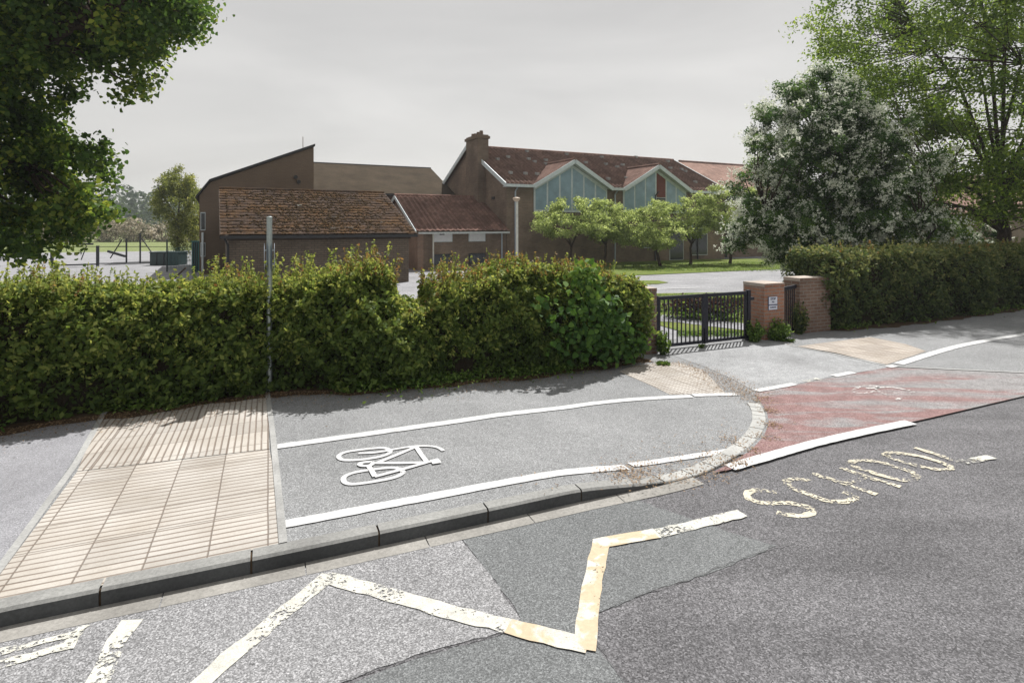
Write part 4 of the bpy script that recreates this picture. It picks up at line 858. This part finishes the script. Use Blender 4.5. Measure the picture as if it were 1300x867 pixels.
# --- wing right of the house
wg = thing('school_wing', 'dark brick flat roofed wing with a row of white framed windows behind the blossom tree', 'building', (*HN, 0), BA)
obj('wall', MB().b2(17.95, 44, .8, 9, -.1, 4.3), M['brick'], wg); obj('roof', MB().b2(17.9, 44.3, .4, 9.2, 4.301, 4.62), M['gutter'], wg)
for i in range(11):
    x0 = 19.2+i*2.05; f = obj('window', MB().b2(x0, x0+1.5, .75, .82, 1.45, 2.75), M['white'], wg)
    for k in range(2): obj('pane', MB().b2(x0+.08+k*.7, x0+.72+k*.7, .735, .749, 1.55, 2.65), M['dark'], f)
    if i % 2 == 0: obj('drainpipe', MB().tube([(x0-.28, .72, 0), (x0-.28, .72, 4.3)], .05, 8), M['gutter'], wg)
# --- pink roofed houses
def hip_house(label, loc, L_, D_, E_, R_, rz, mat, white=False, wins=True):
    r = thing('tiled_house', label, 'building', (*loc, 0), rz); obj('wall', MB().b2(0, L_, 0, D_, -.1, E_), M['brick_warm' if wins else 'brick'], r)
    o = .4; h = D_/2; mb = MB(); mb.add([(-o, -o, E_), (L_+o, -o, E_), (L_+o, D_+o, E_), (-o, D_+o, E_), (h, h, R_), (L_-h, h, R_)], [(0, 1, 5, 4), (1, 2, 5), (2, 3, 4, 5), (3, 0, 4), (3, 2, 1, 0)]); obj('roof', mb, mat, r)
    obj('ridge_tiles', MB().tube([(h, h, R_), (L_-h, h, R_)], .14, 8), M['tile_red'], r)
    for i in range(int(L_/3) if wins else 0): f = obj('window', MB().b2(1+i*3, 2.4+i*3, -.05, .02, 1.2, 2.6), M['white'], r); obj('pane', MB().b2(1.08+i*3, 2.32+i*3, -.07, -.051, 1.28, 2.52), M['dark'], f)
    if white: obj('roof_hatch', MB().b2(1.2, 2.6, .1, 1.3, E_+.1, E_+1.1), M['white'], r)
    return r
hip_house('distant pink tiled house right of the glazed gables', (16.6, 57.5), 24, 9, 6.3, 9.5, BA, M['tile_pink'], True)
hip_house('low house with faded pink hip roof behind the right trees', (29, 47), 30, 10, 3.4, 7.4, BA-.15, M['tile_pink'], wins=False)
# ------------------------------------------------------------------ FAR LEFT: court furniture
def W3(px, py, d): return ((px-650)/F*d, d, CH-(py-HOR)/F*d)
def fr(name, label, cat, d, parts, mat, group=None):
    base = W3(*parts[0][0], d); r = thing(name, label, cat, (base[0], d, 0), 0, group)
    for pn, a, b_, w in [(p[2], p[0], p[1], p[3]) for p in parts]:
        A, B = W3(*a, d), W3(*b_, d); obj(pn, MB().beam((A[0]-base[0], 0, max(0, A[2])), (B[0]-base[0]+(.0001 if A[0] == B[0] else 0), 0, max(.0, B[2])), w, w), M[mat], r)
    return r
fr('metal_barrier', 'black barrier frame standing on the pale court below the left tree', 'barrier', 34, [((124, 312), (124, 338), 'post', .12), ((88, 310), (118, 310), 'rail', .10), ((66, 337), (123, 335.5), 'rail', .08), ((66, 318), (66, 338), 'post', .12), ((110, 312), (103, 330), 'brace', .04)], 'black')
fr('fence_panel', 'thin wire fence support with diagonal brace, left of two on the court', 'fence', 36, [((160.5, 303), (160.5, 334), 'post', .07), ((155, 304), (140, 328), 'brace', .05), ((150, 313), (160, 313), 'rail', .04), ((125, 334.5), (160, 334.5), 'rail', .05)], 'black', 'wire fence supports on the court')
fr('fence_panel', 'thin wire fence support with diagonal brace, beside the green box', 'fence', 36, [((178, 296), (178, 334), 'post', .07), ((180, 303), (192, 320), 'brace', .05), ((178, 313), (186, 313), 'rail', .04), ((178, 334), (192, 334), 'rail', .05)], 'black', 'wire fence supports on the court')
fr('leaning_board', 'dark board leaning between the wire fence supports', 'board', 35.6, [((137, 319), (159, 325.5), 'plank', .13)], 'black')
def boxthing(name, label, cat, px0, px1, py0, d, dp, mat):
    a, b_ = W3(px0, py0, d), W3(px1, py0, d); r = thing(name, label, cat, (a[0], d, 0)); w = b_[0]-a[0]
    obj('body', MB().b2(0, w, 0, dp, 0, a[2]-.06), M[mat], r, .02); obj('lid', MB().b2(-.03, w+.03, -.03, dp+.03, a[2]-.058, a[2]), M[mat], r, .01)
    for k in range(1, 4): obj('rib', MB().b2(w*k/4-.02, w*k/4+.02, -.03, -.001, .02, a[2]-.08), M['black'], r)
    return r
boxthing('storage_box', 'low dark green storage box on the pale court beside the willow', 'storage box', 190, 226, 320, 35, 1.0, 'greenbox')
boxthing('wheelie_bin', 'dark teal bin standing between the willow and the shed', 'bin', 243, 253, 306, 30, .5, 'teal')
r = thing('net_fence', 'teal netting hung on posts below the willow', 'fence', (*G(212, 345), 0), .25); w = 1.9
for x in (0, w): obj('post', MB().tube([(x, 0, 0), (x, 0, 1.7)], .04, 8), M['greenbox'], r)
mb = MB()
for k in range(26): mb.b2(w*k/25-.006, w*k/25+.006, -.006, .006, .05, 1.2+.35*k/25)
for k in range(18): mb.b2(.02, w-.02, -.005, .005, .06+k*.07, .07+k*.07)
obj('netting', mb, M['teal'], r)
fr('broken_branch', 'dark broken stick poking up behind the hedge left of the shed', 'branch', 14, [((222, 353), (236, 340), 'stick', .03)], 'wood'); fr('broken_branch', 'thicker dark stick leaning against the shed corner', 'branch', 15, [((256, 350), (275, 329), 'stick', .06)], 'wood')
# ------------------------------------------------------------------ TREES
tree('maple_tree', 'large dark maple overhanging the left end of the long hedge', 'tree', (-13.6, 13.5, 0), [((1.5, -.6, 3.2), (2.7, 2.0, 1.6)), ((1.4, -.4, 3.7), (2.9, 2.4, 1.6)), ((.3, -.2, 5.4), (2.6, 3, 1.7)), ((.5, -.3, 6.6), (2.5, 3, 1.8)), ((1.8, -.3, 8.3), (3.8, 3.6, 2.6)), ((4.0, -.3, 7.8), (2.3, 2.2, 2.2)), ((4.2, -.3, 8.4), (2.4, 2.2, 2.0)), ((-1, 0, 11), (5.5, 5, 4.5)), ((-3.5, 0, 6), (4, 4, 4))], 520, 430, .6, .062, M['l_maple'], 4.5, .35, mains=12, flat=.7, lobes=True)
tree('broadleaf_tree', 'large fresh green tree with forked trunk at the right behind the hedge', 'tree', (19.0, 22.2, 0), [((-.3, 0, 9), (7.2, 4.6, 5.4)), ((-3.9, -.4, 10.2), (4.2, 3.5, 4.9)), ((2, 0, 12.5), (6.5, 5, 4.5)), ((-.9, 0, 4.8), (5.4, 4, 1.9)), ((-1.6, -.5, 3.6), (4.6, 2.5, 1.3)), ((-3.0, -.5, 3.4), (2.6, 2, 1.3))], 640, 195, .70, .064, M['l_right'], 3.6, .27, mains=18, flat=.55, thin=.6)
tree('hawthorn_tree', 'dense hawthorn covered in white blossom beyond the brick piers', 'tree', (10.6, 19.3, 0), [((0, 0, 3.9), (3.35, 2.7, 2.6)), ((-.15, 0, 5.6), (2.3, 2.0, 1.95)), ((.5, 0, 2.6), (3.1, 2.4, 1.7)), ((-.2, 0, 2.2), (3.4, 2.2, 1.3))], 520, 420, .34, .042, M['l_haw'], 1.9, .2, mains=9, blossom=(M['l_blossom'], .42, .028), zmin=.6)
GT = 'small trees on the verge in front of the school'
for (px, d, x_w, z0, z1, lean, lab) in [(722, 32.5, 2.05, 1.9, 3.85, .3, 'small bright green tree standing before the first glazed gable'), (768, 34.5, 1.35, 1.7, 3.8, .1, 'narrow small tree between the two glazed gables'), (838, 34, 1.85, 1.2, 3.7, -.5, 'small leaning tree before the second glazed gable'),
        (877, 36, 1.9, 2.0, 4.3, 0, 'darker small tree left of the white blossom tree'), (927, 36.5, 2.2, 2.2, 5.0, .2, 'small tree half hidden against the left side of the white blossom tree')]:
    tree('small_tree', lab, 'tree', ((px-650)/F*d, d, 0), [((lean, 0, (z0+z1)/2-.05), (x_w*1.22, 1.8, (z1-z0)/2*1.25)), ((lean-.4, -.3, z0+.5), (x_w*1.1, 1.5, .6))], 84, 170, .36, .058, M['l_small'], 1.25, .09, GT, mains=6, lean=(lean*.5, 0), flat=.45, zmin=z0-.5, blossom=(M['l_blossom'], .10, .035) if px > 900 else None)
tree('willow_tree', 'pale yellow green drooping tree left of the mossy shed', 'tree', ((226-650)/F*40, 40, 0), [((0, 0, 4.0), (1.8, 1.4, 2.4)), ((0, 0, 5.5), (1.4, 1.2, 1.0)), ((.6, 0, 2.0), (1.1, 1.0, 1.4))], 120, 230, .35, .06, M['l_willow'], 2.6, .13, mains=7, droop=.7, zmin=.5)
tree('flowering_shrub', 'small white flowering shrub between the blossom tree and the forked trunk', 'shrub', ((1222-650)/F*24, 24, 0), [((0, 0, 1.4), (1.7, .9, 1.2))], 60, 150, .28, .05, M['l_haw'], .6, .06, mains=5, blossom=(M['l_blossom'], .3, .05), zmin=.3)
# far blossom bushes, row
GB = 'cream blossom bushes along the field edge'; 
BL = ['leftmost cream blossom bush, behind the maple leaves', 'second cream blossom bush from the left', 'tallest cream blossom bush behind the fence supports', 'cream blossom bush behind the wire fence', 'cream blossom bush just left of the willow', 'cream blossom bush hidden behind the willow', 'rightmost cream blossom bush behind the mossy shed']
for i, px in enumerate((20, 60, 98, 135, 170, 205, 245)):
    d = 80+i*.5; h = [3.2, 3.4, 3.9, 4.1, 3.4, 3.1, 3.0][i]; root = thing('blossom_bush', BL[i], 'bush', ((px-650)/F*d, d, 0), 0, GB)
    C = clumps([((0, 0, h*.42), (2.5, 1.8, h*.5))], 42); C[:, 2] = np.abs(C[:, 2]); kk = np.repeat(np.arange(len(C)), 60); p = C[kk]+rng.normal(size=(len(kk), 3))*.3; p[:, 2] = np.abs(p[:, 2])
    ct = rng.uniform(-.3, .3, len(C)); leaves('foliage', p, .13, M['l_blossom_far'], root, nrm(p-np.array([0, 0, 1])), .5, .8, tint=rng.uniform(.1, .9, len(p))+ct[kk])
    mb = MB(); [mb.tube([(x, 0, 0), (x*2, 0, h*.5)], [.08, .03], 5) for x in (-.4, 0, .5)]; obj('stem', mb, M['bark'], root)
# distant wood (one mass)
C = []; 
for _ in range(1200):
    a = random.uniform(-.95, .55); d = random.uniform(170, 235); x = math.tan(a)*d if abs(a) < .95 else 0; hh = random.uniform(7, 12.5)+(d-170)*.05; C.append((x, d, random.uniform(1.5, hh)))
C = np.array(C); kk = np.repeat(np.arange(len(C)), 70); dd = nrm(rng.normal(size=(len(kk), 3))); p = C[kk]+dd*np.array([3.2, 3, 2.7])*rng.uniform(.75, 1.02, (len(kk), 1)); p[:, 2] = np.abs(p[:, 2]); ct = rng.uniform(-.25, .25, len(C))
tag(leaves('wood', p, .55, M['l_wood'], None, dd, 1.0, .8, tint=rng.uniform(.2, .8, len(p))+ct[kk]), 'distant green wood on the skyline beyond the field', 'wood', kind='stuff')
# grass blades: verge and lawn
def blades(px0, px1, py0, py1, n, ls, z=.02):
    x = rng.uniform(px0, px1, n); y = 1/rng.uniform(1/(py1-HOR), 1/(py0-HOR), n)+HOR; return np.array([(*G(a, b_, z), z+ls*.5) for a, b_ in zip(x, y)])
P = np.concatenate([blades(826, 1040, 374, 397, 6000, .05), blades(860, 1000, 421, 428, 1500, .04), blades(790, 1060, 333, 345, 9000, .07)])
tag(leaves('grass_blades', P, .05, M['l_weed'], None, None, 1, .15), 'short grass on the lawn and verge beyond the gate', 'grass', kind='stuff')
# haze
mh = bpy.data.materials.new('haze'); mh.use_nodes = True; t = mh.node_tree; t.nodes.clear(); o = t.nodes.new('ShaderNodeOutputMaterial'); pv = t.nodes.new('ShaderNodeVolumePrincipled')
pv.inputs['Color'].default_value = (.85, .9, .95, 1); pv.inputs['Density'].default_value = .0006; pv.inputs['Anisotropy'].default_value = .3; t.links.new(pv.outputs[0], o.inputs['Volume'])
USE_HAZE = True
if USE_HAZE: tag(obj('haze', MB().b2(-1490, 1490, -290, 1990, -1.1, 22), mh), 'thin pale summer haze over the field', 'haze', kind='stuff')
